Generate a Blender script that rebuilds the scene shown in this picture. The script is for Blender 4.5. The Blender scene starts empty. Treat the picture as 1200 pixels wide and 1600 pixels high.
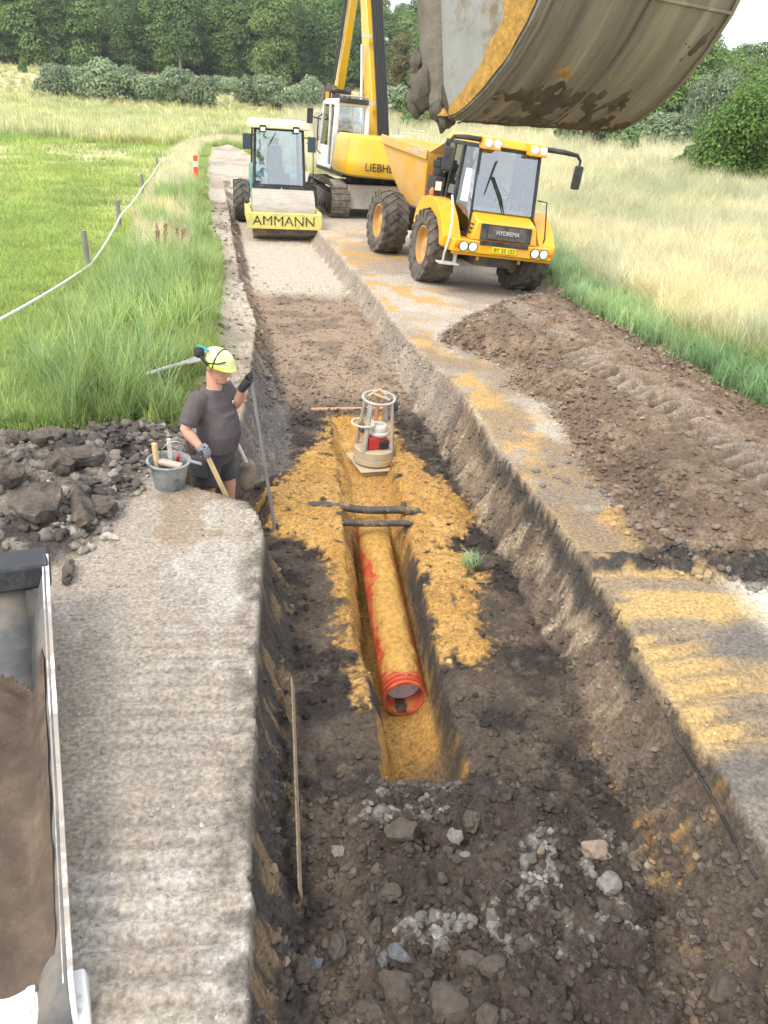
import bpy, bmesh, math, random
import numpy as np
from mathutils import Vector, Matrix, noise as mnoise
random.seed(7); rng = np.random.default_rng(7)
SC = bpy.context.scene; COL = SC.collection
R = math.radians

# ------------------------------------------------------------------ camera, sky, sun, exposure
F_PX = 1200.0; CAM_H = 3.0; PITCH = math.atan(635/1200); ROLL = R(4.0); YAW = 0.141   # +y = direction of the trench
_f = np.array([math.sin(YAW)*math.cos(PITCH), math.cos(YAW)*math.cos(PITCH), -math.sin(PITCH)])
_r0 = np.array([math.cos(YAW), -math.sin(YAW), 0.0]); _u0 = np.cross(_r0, _f)
_r = math.cos(ROLL)*_r0 + math.sin(ROLL)*_u0; _u = -math.sin(ROLL)*_r0 + math.cos(ROLL)*_u0
cam = bpy.data.cameras.new('camera'); cam_o = bpy.data.objects.new('camera', cam); COL.objects.link(cam_o)
cam.sensor_fit = 'VERTICAL'; cam.sensor_height = 36; cam.lens = F_PX/1600*36; cam.clip_start = .05; cam.clip_end = 2500
m3 = np.column_stack([_r, _u, -_f])
M = Matrix([list(m3[i])+[0] for i in range(3)]+[[0, 0, 0, 1]]); M.translation = (0, 0, CAM_H)
cam_o.matrix_world = M; SC.camera = cam_o
SUN_EL, SUN_AZ = R(52), R(232)      # azimuth clockwise from +y: the light comes from behind the viewer's left shoulder
world = bpy.data.worlds.new('World'); SC.world = world; world.use_nodes = True
wn, wl = world.node_tree.nodes, world.node_tree.links; wn.clear()
wo = wn.new('ShaderNodeOutputWorld'); bg = wn.new('ShaderNodeBackground'); sky = wn.new('ShaderNodeTexSky')
sky.sky_type = 'NISHITA'; sky.sun_disc = False; sky.sun_elevation = SUN_EL; sky.sun_rotation = SUN_AZ
sky.air_density = 1.0; sky.dust_density = 4.0; sky.ozone_density = .6
cl = wn.new('ShaderNodeMix'); cl.data_type = 'RGBA'; cl.inputs[0].default_value = .72
cl.inputs[7].default_value = (8.6, 8.8, 9.2, 1)      # thin bright overcast veil over the whole sky
wl.new(sky.outputs[0], cl.inputs[6]); wl.new(cl.outputs[2], bg.inputs[0]); bg.inputs[1].default_value = .135
wl.new(bg.outputs[0], wo.inputs[0])
sun = bpy.data.lights.new('sun', 'SUN'); sun.energy = 1.4; sun.angle = R(22); sun.color = (1, .95, .87)
sun_o = bpy.data.objects.new('sun', sun); COL.objects.link(sun_o)
sd = Vector((math.sin(SUN_AZ)*math.cos(SUN_EL), math.cos(SUN_AZ)*math.cos(SUN_EL), math.sin(SUN_EL)))
sun_o.rotation_euler = sd.to_track_quat('Z', 'Y').to_euler(); sun_o.location = sd*60
vs = SC.view_settings; vs.view_transform = 'Standard'; vs.look = 'None'; vs.exposure = .88; vs.gamma = 1; vs.use_curve_mapping = False
SC.display_settings.display_device = 'sRGB'
SC.cycles.max_bounces = 6; SC.cycles.use_denoising = True
try: SC.cycles.transparent_max_bounces = 12
except Exception: pass

def pix(px, py, z):                 # photo pixel -> world point at height z
    d = _f + _r*(px-600)/F_PX - _u*(py-800)/F_PX
    t = (z-CAM_H)/d[2]; return Vector((d[0]*t, d[1]*t, z))
def pixy(px, py, y):                # photo pixel -> world point at forward distance y
    d = _f + _r*(px-600)/F_PX - _u*(py-800)/F_PX
    t = y/d[1]; return Vector((d[0]*t, y, CAM_H+d[2]*t))

# ------------------------------------------------------------------ materials
MATS = {}
def mat(name, col, rough=.6, metal=0.0, var=.15, scale=6.0, bump=0.0, bscale=40.0, dirt=None, damt=.5, dscale=3.0, dsoft=.12, coat=0.0, attr=None, spec=.5, stretch=None):
    m = bpy.data.materials.new(name); m.use_nodes = True; nt = m.node_tree; n, l = nt.nodes, nt.links
    b = n['Principled BSDF']; b.inputs['Roughness'].default_value = rough; b.inputs['Metallic'].default_value = metal
    b.inputs['Specular IOR Level'].default_value = spec
    if coat: b.inputs['Coat Weight'].default_value = coat
    tc = n.new('ShaderNodeTexCoord'); src = tc.outputs['Object']
    if stretch:
        mp = n.new('ShaderNodeMapping'); mp.inputs['Scale'].default_value = stretch; l.new(src, mp.inputs[0]); src = mp.outputs[0]
    nz = n.new('ShaderNodeTexNoise'); nz.inputs['Scale'].default_value = scale; nz.inputs['Detail'].default_value = 6; nz.inputs['Roughness'].default_value = .65
    l.new(src, nz.inputs['Vector'])
    mr = n.new('ShaderNodeMapRange'); mr.inputs[1].default_value = .3; mr.inputs[2].default_value = .7; mr.inputs[3].default_value = 1-var; mr.inputs[4].default_value = 1+var
    l.new(nz.outputs[0], mr.inputs[0])
    mx = n.new('ShaderNodeVectorMath'); mx.operation = 'SCALE'
    if attr:
        at = n.new('ShaderNodeAttribute'); at.attribute_name = attr; l.new(at.outputs['Color'], mx.inputs[0])
    else: mx.inputs[0].default_value = col[:3]
    l.new(mr.outputs[0], mx.inputs['Scale']); out = mx.outputs[0]
    if dirt:
        n2 = n.new('ShaderNodeTexNoise'); n2.inputs['Scale'].default_value = dscale; n2.inputs['Detail'].default_value = 8; n2.inputs['Roughness'].default_value = .7
        l.new(src, n2.inputs['Vector'])
        r2 = n.new('ShaderNodeMapRange'); t = 1-damt; r2.inputs[1].default_value = .25+.5*t-dsoft; r2.inputs[2].default_value = .25+.5*t+dsoft
        l.new(n2.outputs[0], r2.inputs[0])
        mm = n.new('ShaderNodeMix'); mm.data_type = 'RGBA'; l.new(r2.outputs[0], mm.inputs[0]); l.new(out, mm.inputs[6]); mm.inputs[7].default_value = (*dirt, 1)
        out = mm.outputs[2]
        rr = n.new('ShaderNodeMapRange'); rr.inputs[3].default_value = rough; rr.inputs[4].default_value = .9; l.new(r2.outputs[0], rr.inputs[0]); l.new(rr.outputs[0], b.inputs['Roughness'])
        if metal:
            rm = n.new('ShaderNodeMapRange'); rm.inputs[3].default_value = metal; rm.inputs[4].default_value = 0; l.new(r2.outputs[0], rm.inputs[0]); l.new(rm.outputs[0], b.inputs['Metallic'])
    l.new(out, b.inputs['Base Color'])
    if bump:
        n3 = n.new('ShaderNodeTexNoise'); n3.inputs['Scale'].default_value = bscale; n3.inputs['Detail'].default_value = 7; n3.inputs['Roughness'].default_value = .7
        l.new(src, n3.inputs['Vector'])
        bp = n.new('ShaderNodeBump'); bp.inputs['Strength'].default_value = 1.0; bp.inputs['Distance'].default_value = bump
        l.new(n3.outputs[0], bp.inputs['Height']); l.new(bp.outputs[0], b.inputs['Normal'])
    MATS[name] = m; return m
def leafmat(name, col, var=.35, trans=.35, rough=.6, inst=None):
    m = bpy.data.materials.new(name); m.use_nodes = True; n, l = m.node_tree.nodes, m.node_tree.links
    b = n['Principled BSDF']; b.inputs['Roughness'].default_value = rough; b.inputs['Specular IOR Level'].default_value = .25
    oi = n.new('ShaderNodeObjectInfo'); at = n.new('ShaderNodeAttribute'); at.attribute_name = 'Col'
    mr = n.new('ShaderNodeMapRange'); mr.inputs[3].default_value = 1-var; mr.inputs[4].default_value = 1+var; l.new(oi.outputs['Random'], mr.inputs[0])
    sc = n.new('ShaderNodeVectorMath'); sc.operation = 'MULTIPLY'; sc.inputs[1].default_value = col; l.new(at.outputs['Color'], sc.inputs[0])
    s2 = n.new('ShaderNodeVectorMath'); s2.operation = 'SCALE'; l.new(sc.outputs[0], s2.inputs[0]); l.new(mr.outputs[0], s2.inputs['Scale'])
    if inst:
        ia = n.new('ShaderNodeAttribute'); ia.attribute_type = 'INSTANCER'; ia.attribute_name = inst; s3 = n.new('ShaderNodeVectorMath'); s3.operation = 'MULTIPLY'; l.new(s2.outputs[0], s3.inputs[0]); l.new(ia.outputs['Color'], s3.inputs[1]); s2 = s3
    l.new(s2.outputs[0], b.inputs['Base Color'])
    tr = n.new('ShaderNodeBsdfTranslucent'); l.new(s2.outputs[0], tr.inputs[0])
    mx = n.new('ShaderNodeMixShader'); mx.inputs[0].default_value = trans
    l.new(b.outputs[0], mx.inputs[1]); l.new(tr.outputs[0], mx.inputs[2]); l.new(mx.outputs[0], n['Material Output'].inputs[0])
    MATS[name] = m; return m

# ------------------------------------------------------------------ object helpers
def tag(o, label=None, cat=None, group=None, kind=None):
    if label: o['label'] = label
    if cat: o['category'] = cat
    if group: o['group'] = group
    if kind: o['kind'] = kind
    return o
def link(name, me, m=None, parent=None):
    if m is not None and not me.materials: me.materials.append(MATS[m] if isinstance(m, str) else m)
    o = bpy.data.objects.new(name, me); COL.objects.link(o)
    if parent is not None: o.parent = parent
    return o
def empty(name, loc=(0, 0, 0), rz=0.0, rx=0.0, ry=0.0):
    o = bpy.data.objects.new(name, None); COL.objects.link(o); o.empty_display_size = .1
    o.location = loc; o.rotation_euler = (rx, ry, rz); return o
def copy_tree(o, parent=None):
    c = o.copy(); COL.objects.link(c); c.parent = parent
    for ch in list(o.children): copy_tree(ch, c)
    return c
def rawmesh(name, V, Fs, smooth=True, angle=None, col=None):
    V = np.asarray(V, dtype=np.float32); Fs = np.asarray(Fs, dtype=np.int32); k = Fs.shape[1]; nf = len(Fs)
    me = bpy.data.meshes.new(name); me.vertices.add(len(V)); me.vertices.foreach_set('co', V.ravel())
    me.loops.add(nf*k); me.loops.foreach_set('vertex_index', Fs.ravel())
    me.polygons.add(nf); me.polygons.foreach_set('loop_start', np.arange(0, nf*k, k, dtype=np.int32))
    if smooth: me.polygons.foreach_set('use_smooth', np.ones(nf, dtype=bool))
    if col is not None:
        a = me.color_attributes.new('Col', 'FLOAT_COLOR', 'POINT'); c4 = np.ones((len(V), 4), np.float32); c4[:, :3] = col; a.data.foreach_set('color', c4.ravel())
    me.update(calc_edges=True); me.validate()
    if angle: me.set_sharp_from_angle(angle=angle)
    return me
class MB:
    """collects shapes into ONE mesh"""
    def __init__(s): s.v, s.f, s.T = [], [], Matrix()
    def at(s, loc=(0, 0, 0), rot=(0, 0, 0)):
        from mathutils import Euler
        s.T = Matrix.Translation(loc) @ Euler(rot).to_matrix().to_4x4(); return s
    def add(s, vs, fs):
        b = len(s.v); s.v += [tuple(s.T @ Vector(p)) for p in vs]; s.f += [tuple(i+b for i in q) for q in fs]; return s
    def box(s, x0, x1, y0, y1, z0, z1):
        return s.add([(x, y, z) for z in (z0, z1) for y in (y0, y1) for x in (x0, x1)],
                     [(0, 2, 3, 1), (4, 5, 7, 6), (0, 1, 5, 4), (2, 6, 7, 3), (0, 4, 6, 2), (1, 3, 7, 5)])
    def hexa(s, p):                 # 8 corners: bottom ring 4, top ring 4
        return s.add(p, [(3, 2, 1, 0), (4, 5, 6, 7), (0, 1, 5, 4), (1, 2, 6, 5), (2, 3, 7, 6), (3, 0, 4, 7)])
    def prism(s, poly, a0, a1, axis='x'):   # polygon in the two other axes, extruded along axis
        n = len(poly); f = {'x': lambda p, a: (a, p[0], p[1]), 'y': lambda p, a: (p[0], a, p[1]), 'z': lambda p, a: (p[0], p[1], a)}[axis]
        return s.add([f(p, a0) for p in poly]+[f(p, a1) for p in poly],
                     [tuple(range(n))[::-1], tuple(range(n, 2*n))]+[(i, (i+1) % n, n+(i+1) % n, n+i) for i in range(n)])
    def cyl(s, p0, p1, r0, r1=None, n=16, cap=True):
        r1 = r0 if r1 is None else r1; p0, p1 = Vector(p0), Vector(p1); d = (p1-p0).normalized()
        u = d.orthogonal().normalized(); w = d.cross(u); vs = []
        for p, r in ((p0, r0), (p1, r1)):
            vs += [p+u*r*math.cos(2*math.pi*i/n)+w*r*math.sin(2*math.pi*i/n) for i in range(n)]
        fs = [(i, (i+1) % n, n+(i+1) % n, n+i) for i in range(n)]
        if cap: fs += [tuple(range(n))[::-1], tuple(range(n, 2*n))]
        return s.add(vs, fs)
    def tube(s, pts, r, n=10, closed=False):
        pts = [Vector(p) for p in pts]; rs = r if isinstance(r, (list, tuple)) else [r]*len(pts); N = len(pts); vs, fs = [], []
        t = (pts[1]-pts[0]).normalized(); u = t.orthogonal().normalized()
        for i, p in enumerate(pts):
            a = pts[(i-1) % N] if (i or closed) else p; b = pts[(i+1) % N] if (i < N-1 or closed) else p
            t = (b-a).normalized(); u = (u-t*u.dot(t)).normalized(); w = t.cross(u)
            vs += [p+(u*math.cos(2*math.pi*k/n)+w*math.sin(2*math.pi*k/n))*rs[i] for k in range(n)]
        for i in range(N if closed else N-1):
            j = (i+1) % N
            fs += [(i*n+k, i*n+(k+1) % n, j*n+(k+1) % n, j*n+k) for k in range(n)]
        if not closed: fs += [tuple(range(n))[::-1], tuple(range((N-1)*n, N*n))]
        return s.add(vs, fs)
    def lathe(s, prof, n=24, axis='z', cap=False):  # prof: (radius, height)
        vs, fs = [], []
        for r, h in prof:
            for k in range(n):
                c, q = r*math.cos(2*math.pi*k/n), r*math.sin(2*math.pi*k/n)
                vs.append({'z': (c, q, h), 'x': (h, c, q), 'y': (q, h, c)}[axis])
        for i in range(len(prof)-1): fs += [(i*n+k, i*n+(k+1) % n, (i+1)*n+(k+1) % n, (i+1)*n+k) for k in range(n)]
        if cap: fs += [tuple(range(n))[::-1], tuple(range((len(prof)-1)*n, len(prof)*n))]
        return s.add(vs, fs)
    def grid(s, P):                 # rows of points
        nr, nc = len(P), len(P[0])
        return s.add([p for row in P for p in row], [(i*nc+j, i*nc+j+1, (i+1)*nc+j+1, (i+1)*nc+j) for i in range(nr-1) for j in range(nc-1)])
    def mesh(s, name, smooth=35):
        me = bpy.data.meshes.new(name); me.from_pydata(s.v, [], s.f); me.validate()
        bm = bmesh.new(); bm.from_mesh(me); bmesh.ops.recalc_face_normals(bm, faces=bm.faces); bm.to_mesh(me); bm.free()
        if smooth:
            me.polygons.foreach_set('use_smooth', np.ones(len(me.polygons), dtype=bool)); me.set_sharp_from_angle(angle=R(smooth))
        me.update(); return me
    def build(s, name, m, parent=None, bevel=0.0, smooth=35, seg=2, solid=0.0, sub=0):
        o = link(name, s.mesh(name, smooth), m, parent)
        if solid:
            q = o.modifiers.new('solid', 'SOLIDIFY'); q.thickness = solid; q.offset = 0
        if bevel:
            q = o.modifiers.new('bevel', 'BEVEL'); q.width = bevel; q.segments = seg; q.limit_method = 'ANGLE'; q.angle_limit = R(40)
        if sub:
            q = o.modifiers.new('sub', 'SUBSURF'); q.levels = sub; q.render_levels = sub
        return o
# letters: a plain bold 5x7 block alphabet for lettering on the machines, one mesh per word
def word_obj(name, text, size, m, parent, loc, rot, depth=.004, width=1.0, shear=0.0):
    cu = bpy.data.curves.new(name, 'FONT'); cu.body = text; cu.size = size; cu.extrude = depth; cu.offset = 0
    cu.align_x = 'CENTER'; cu.align_y = 'CENTER'; cu.shear = shear
    o = bpy.data.objects.new(name, cu); COL.objects.link(o)
    dg = bpy.context.evaluated_depsgraph_get(); me = bpy.data.meshes.new_from_object(o.evaluated_get(dg)); bpy.data.objects.remove(o)
    me.name = name; me.materials.clear(); o = link(name, me, m, parent); o.location = loc; o.rotation_euler = rot; o.scale = (width, 1, 1); return o

# ------------------------------------------------------------------ noise on arrays
_L = rng.random((8, 256, 256)).astype(np.float32)
def vn(x, y, s, k=0):
    x = np.asarray(x, dtype=np.float64)*s+k*17.31; y = np.asarray(y, dtype=np.float64)*s+k*9.77
    xi = np.floor(x).astype(np.int64); yi = np.floor(y).astype(np.int64); fx = x-xi; fy = y-yi
    fx = fx*fx*(3-2*fx); fy = fy*fy*(3-2*fy); L = _L[k % 8]
    a = L[xi & 255, yi & 255]; b = L[(xi+1) & 255, yi & 255]; c = L[xi & 255, (yi+1) & 255]; d = L[(xi+1) & 255, (yi+1) & 255]
    return (a*(1-fx)+b*fx)*(1-fy)+(c*(1-fx)+d*fx)*fy
def fbm(x, y, s, o=4, k=0, g=.5):
    t = 0; a = 1; n = 0
    for i in range(o): t = t+a*vn(x*.8-y*.6 if i % 2 else x, x*.6+y*.8 if i % 2 else y, s, k+i); n += a; a *= g; s *= 2.03
    return t/n
def ridge(x, y, s, o=3, k=0): return 1-np.abs(2*fbm(x, y, s, o, k)-1)*2
def sst(a, b, x):
    t = np.clip((np.asarray(x, dtype=np.float64)-a)/(b-a), 0, 1); return t*t*(3-2*t)
def tab(y, *pts):
    p = np.array(pts); return np.interp(y, p[:, 0], p[:, 1])
def sdpoly(x, y, poly):             # signed distance, positive inside
    x = np.asarray(x, dtype=np.float64); y = np.asarray(y, dtype=np.float64); d = np.full(x.shape, 1e9); ins = np.zeros(x.shape, bool); n = len(poly)
    for i in range(n):
        ax, ay = poly[i]; bx, by = poly[(i+1) % n]; ex, ey = bx-ax, by-ay
        t = np.clip(((x-ax)*ex+(y-ay)*ey)/(ex*ex+ey*ey), 0, 1)
        d = np.minimum(d, (x-ax-t*ex)**2+(y-ay-t*ey)**2)
        c = ((ay > y) != (by > y)) & (x < (bx-ax)*(y-ay)/(by-ay+1e-12)+ax); ins ^= c
    d = np.sqrt(d); return np.where(ins, d, -d)

# ------------------------------------------------------------------ the ground
def edgeL(y): return tab(y, (-20, -.13), (1.6, -.14), (2.9, -.17), (5.25, -.19), (5.55, -.23), (5.8, -.30), (5.92, -.5), (6.02, -.72), (6.15, -.92), (7.1, -.98), (7.3, -.62), (7.6, -.5), (9.8, -.46), (11.8, -.5), (15, -.92), (24, -1.72), (40, -3.2), (67, -4.6), (100, -9))
def edgeR(y): return tab(y, (-20, 2.24), (3.2, 2.25), (4.4, 2.30), (5.4, 2.24), (6.5, 2.13), (8.75, 2.08), (10.5, 1.78), (15.5, 1.37), (20.7, .80), (24, .5), (34, -1.2), (60, -3), (100, -7))
def grassL(y): return tab(y, (7.0, -3.6), (7.15, -1.9), (7.3, -1.05), (9.1, -.93), (12, -1.02), (15.8, -1.28), (24, -2.3), (40, -3.8), (50, -4.4), (58, -3.5), (70, 0))
def grassR(y): return tab(y, (-20, 7.5), (3, 6.9), (6, 6.2), (8, 5.66), (9.5, 5.5), (11, 5.3), (15, 5.15), (17, 5.5), (24, 5.6), (30, 3.6), (40, -.6), (50, -2.8), (58, -4.6), (70, -6))
BANK = [(2.32, 11.3), (3.1, 12.7), (4.7, 15.0), (5.15, 14.7), (5.3, 11), (5.5, 9.3), (5.72, 7.8), (6.2, 6), (6.6, 3.4), (4.1, 3.75), (3.5, 4.45), (2.75, 4.75), (2.9, 5.7), (2.85, 6.6), (3.0, 7.5), (3.05, 8.3), (2.75, 8.9), (2.95, 9.6), (2.55, 10.3), (2.2, 10.9)]
RUBBLE = [(-4.5, 4.3), (-1.75, 4.6), (-1.42, 5.2), (-1.3, 6.0), (-1.15, 6.6), (-.98, 7.25), (-1.2, 7.4), (-2.1, 7.15), (-4.5, 7.1)]
def fields(x, y):
    x = np.asarray(x, dtype=np.float64); y = np.asarray(y, dtype=np.float64)
    near = sst(40, 12, y)
    n1 = fbm(x, y, 1.1, 4, 1)-.5; n2 = fbm(x, y, 5, 4, 3)-.5; n3 = fbm(x, y, 17, 3, 5)-.5
    D = {}
    # ---- meadow and far country
    far = 6.2*sst(95, 215, y)+17*sst(192, 300, y)*sst(75, 30, x)+8*sst(60, 190, x+.1*(y-60))*sst(40, 100, y)
    hum = .10*(fbm(x, y, .35, 3, 2)-.5)+.5*(fbm(x, y, .03, 3, 4)-.5)*sst(30, 80, np.hypot(x, y))
    mead = .12+far+hum
    gl = grassL(y)+.12*n1*2; gr = grassR(y)+.25*n1*2
    dl = gl-x; dr = x-gr                                     # >0 on grass
    g = np.maximum(dl, dr); D['g'] = np.where(y > 6.9, g, np.maximum(dr, -4.5-x)); g = D['g']
    # ---- road surface
    road = .02*n1+.012*n2+.004*n3
    rag = .10*n1+.07*n2+.02*n3
    eL = edgeL(y)+rag*near*(.25+.6*sst(5.2, 6.2, y)); eR = edgeR(y)+rag*near
    # compactor lug marks pressed into the haul ramp beside the pit
    rib = sst(-1.05, -.75, x)*sst(-.12, -.3, x)*sst(4.4, 3.9, y)*sst(.25, .5, fbm(x, y, 1.6, 2, 6)+.15)
    D['rib'] = rib
    road = road+rib*.009*np.sin(2*math.pi*(y+.10*n1+.02*n2)/.118)*sst(.35, .6, fbm(x, y, 3.1, 2, 4)+.08)+rib*.014*n2+rib*.008*n3
    ribr = sst(2.2, 2.4, x)*sst(4.6, 4.2, y)*sst(.35, .55, fbm(x, y, 1.3, 2, 7))*sst(3.8, 2.6, x); D['ribr'] = ribr
    road = road+ribr*.022*np.sin(2*math.pi*(y-.25*x+.16*n1+.03*n2)/.17)*sst(.35, .6, fbm(x, y, 2.4, 2, 3)+.06)
    z = road+mead*sst(34, 60, y)-.075*np.clip(x-2.7, 0, 2.2)*sst(12.8, 14.2, y)*sst(24, 20, y)
    # rubble of broken road beside the ramp
    ru = sdpoly(x, y, RUBBLE)+.25*n1; D['ru'] = ru; rw = sst(-.05, .45, ru)
    z = z+rw*(.10+.16*np.clip(ridge(x, y, 1.9, 3, 2), -.3, 1)*.6+.10*n2+.05*n3)
    # margin rising to the grass
    gm = sst(-.35, .15, g); z = z*(1-gm)+gm*mead
    z = z+sst(-.9, -.2, g)*sst(.1, -.2, g)*near*(.10*n2+.05*n3)*sst(7.0, 7.4, y)
    # spoil bank
    bk = sdpoly(x, y, BANK)+.12*n1; D['bk'] = bk
    bw = sst(-.05, .85, bk)
    cx = 3.55+(12.5-y)*.135; tr = sst(.36, .26, np.abs(x-cx))*sst(14, 12.5, y); D['tr'] = tr
    ph = (y+.55*np.abs(x-cx)+.14*n1+.03*n2)/.21; lug = np.clip(np.sin(2*math.pi*ph)*1.6, -1, 1)
    hb = .27+.18*(n1)+.05*n2*1.4+.025*n3
    tk2 = sst(.3, .2, np.abs(x-cx-1.05))*sst(9.5, 8.5, y)*.6
    hb = hb*(1-.0*tr)-(tr+tk2)*(.05)+(tr+tk2)*(.03+.13*np.clip(fbm(x, y, 2.3, 3, 4)-.25, 0, .5))*lug*sst(.2, .4, fbm(x, y, .9, 2, 5)+.1)
    crest = .16*sst(.8, .2, np.abs(x-(2.9+(11.8-y)*.06)))*sst(8.5, 10.5, y)*sst(12.6, 11.2, y)
    z = z+bw*(hb+crest)*(1-sst(-.1, .3, g))
    clod = sst(-.12, .1, bk)*sst(.8, .2, bk); z = z+clod*.05*np.clip(n3*4, -.2, 1)
    # dark windrow between the bank and the sand platform
    dk = sdpoly(x, y, [(2.28, 4.95), (3.0, 4.9), (3.7, 4.72), (4.4, 4.2), (3.9, 4.1), (3.5, 4.42), (2.95, 4.62), (2.26, 4.66)])+.05*n1+.04*n2; D['dk'] = dk
    z = z+sst(-.05, .12, dk)*(.07+.05*n2+.05*n3)
    # ---- excavation
    fl = tab(y, (-20, -.55), (2, -.58), (9.3, -.6), (9.9, -.48), (10.8, -.36), (22, -.34), (26, -.28), (33, 0), (200, 0))
    fl = fl-.13*sst(-.2, -.4, x)*sst(5.9, 6.1, y)*sst(7.4, 7.2, y)
    wl_ = tab(y, (0, .20), (5.3, .20), (5.9, .10), (7.2, .12), (7.7, .42), (9.5, .42), (11, .25), (30, .25)); wr_ = tab(y, (0, .60), (2.2, .46), (3.0, .30), (4, .26), (8, .25), (10, .25), (12, .2), (30, .2))
    tl = (x-eL)/wl_; trr = (eR-x)/wr_; t = np.minimum(tl, trr); D['t'] = t; D['tl'] = tl; D['trr'] = trr
    inside = (t > 0) & (y < 33); prof = np.clip(t, 0, 1); prof = prof**.62
    wallw = sst(0, .15, t)*sst(1.25, .8, t)
    floor = fl+.035*n1+.05*n2+.02*n3
    # heaped rubble where the pit meets the machine
    hp = sst(3.45, 2.9, y)*sst(.15, .6, x)*sst(2.1, 1.6, x); D['hp'] = hp
    floor = floor+hp*(.10*(fbm(x, y, 2.6, 3, 6))+.10*np.clip(ridge(x, y, 3.6, 3, 1), 0, 1)+.06*n3)+.0
    floor = floor+sst(3.3, 2.0, y)*.05*n3
    zt = z*(1-prof)+prof*floor+wallw*(.05*n2+.035*n3)+.03*np.clip(n3*5, -1, 1)*wallw*sst(.3, .6, vn(x, y, 2.2, 6))
    z = np.where(inside, np.minimum(zt, z+.03), z)
    # ---- narrow pipe trench
    nL = .04*n2-.05*sst(4.2, 5.0, y)+tab(y, (3, .53), (5.9, .53), (7, .56), (8.5, .58), (10, .6))+.05*n1+.03*n2; nR = .05*n2+tab(y, (3, 1.10), (5.8, 1.13), (7.3, 1.16), (8.4, 1.24), (10, 1.3))+.05*n1+.03*n2
    s = np.minimum(np.minimum((x-nL)/(.18+.08*n1), (nR-x)/(.07+.05*n1)), np.minimum((y-3.22-.05*n1)/.08, (9.45-y)/.25)); D['s'] = s
    nf = np.where(y < 6.95, -1.10+.30*sst(6.2, 6.9, y), -1.10+.30*sst(6.2, 6.9, y)+(.06)*sst(6.95, 7.02, y))+.03*n1+.012*n2
    side = np.minimum(x-nL, nR-x); nf = nf+.20*sst(.20, .02, side)*sst(7.2, 6.4, y)
    hump = .05*sst(.25, .05, np.abs(x-.86))*sst(6.0, 6.6, y)*sst(7.1, 6.9, y); nf = nf+hump
    w = sst(0, 1, s); z = np.where(s > 0, z*(1-w)+nf*w, z)
    D['sd'] = np.minimum(nR-x, x-nL)
    # loose sand spilled on the benches
    sl = sdpoly(x, y, [(.56, 4.0), (.36, 4.6), (.40, 5.2), (.46, 5.55), (.30, 5.85), (.05, 6.2), (-.16, 6.35), (-.28, 6.7), (-.30, 7.1), (.02, 7.35), (.14, 7.7), (.2, 8.1), (.38, 8.6), (.45, 9.3), (.6, 9.45), (.62, 4.0)])
    sr = sdpoly(x, y, [(1.05, 4.35), (1.5, 4.35), (1.55, 4.75), (1.52, 5.2), (1.62, 5.5), (1.58, 6.0), (1.86, 6.5), (1.84, 7.1), (1.62, 7.8), (1.42, 8.3), (1.42, 9.2), (1.3, 9.5), (1.15, 9.4), (1.05, 6)])
    sp = np.maximum(sl, sr)+.16*n1*1.6+.13*n2; D['sp'] = sp
    z = z+np.where(s <= .05, sst(-.03, .18, sp)*(.035+.05*sst(6, 6.6, y)*sst(7.8, 7.0, y)+.03*n2), 0)
    D.update(z=z, n1=n1, n2=n2, n3=n3, inside=inside, near=near); return D
def gz(x, y): return float(fields(np.array([x]), np.array([y]))['z'][0])
def gza(x, y): return fields(x, y)['z']

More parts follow.
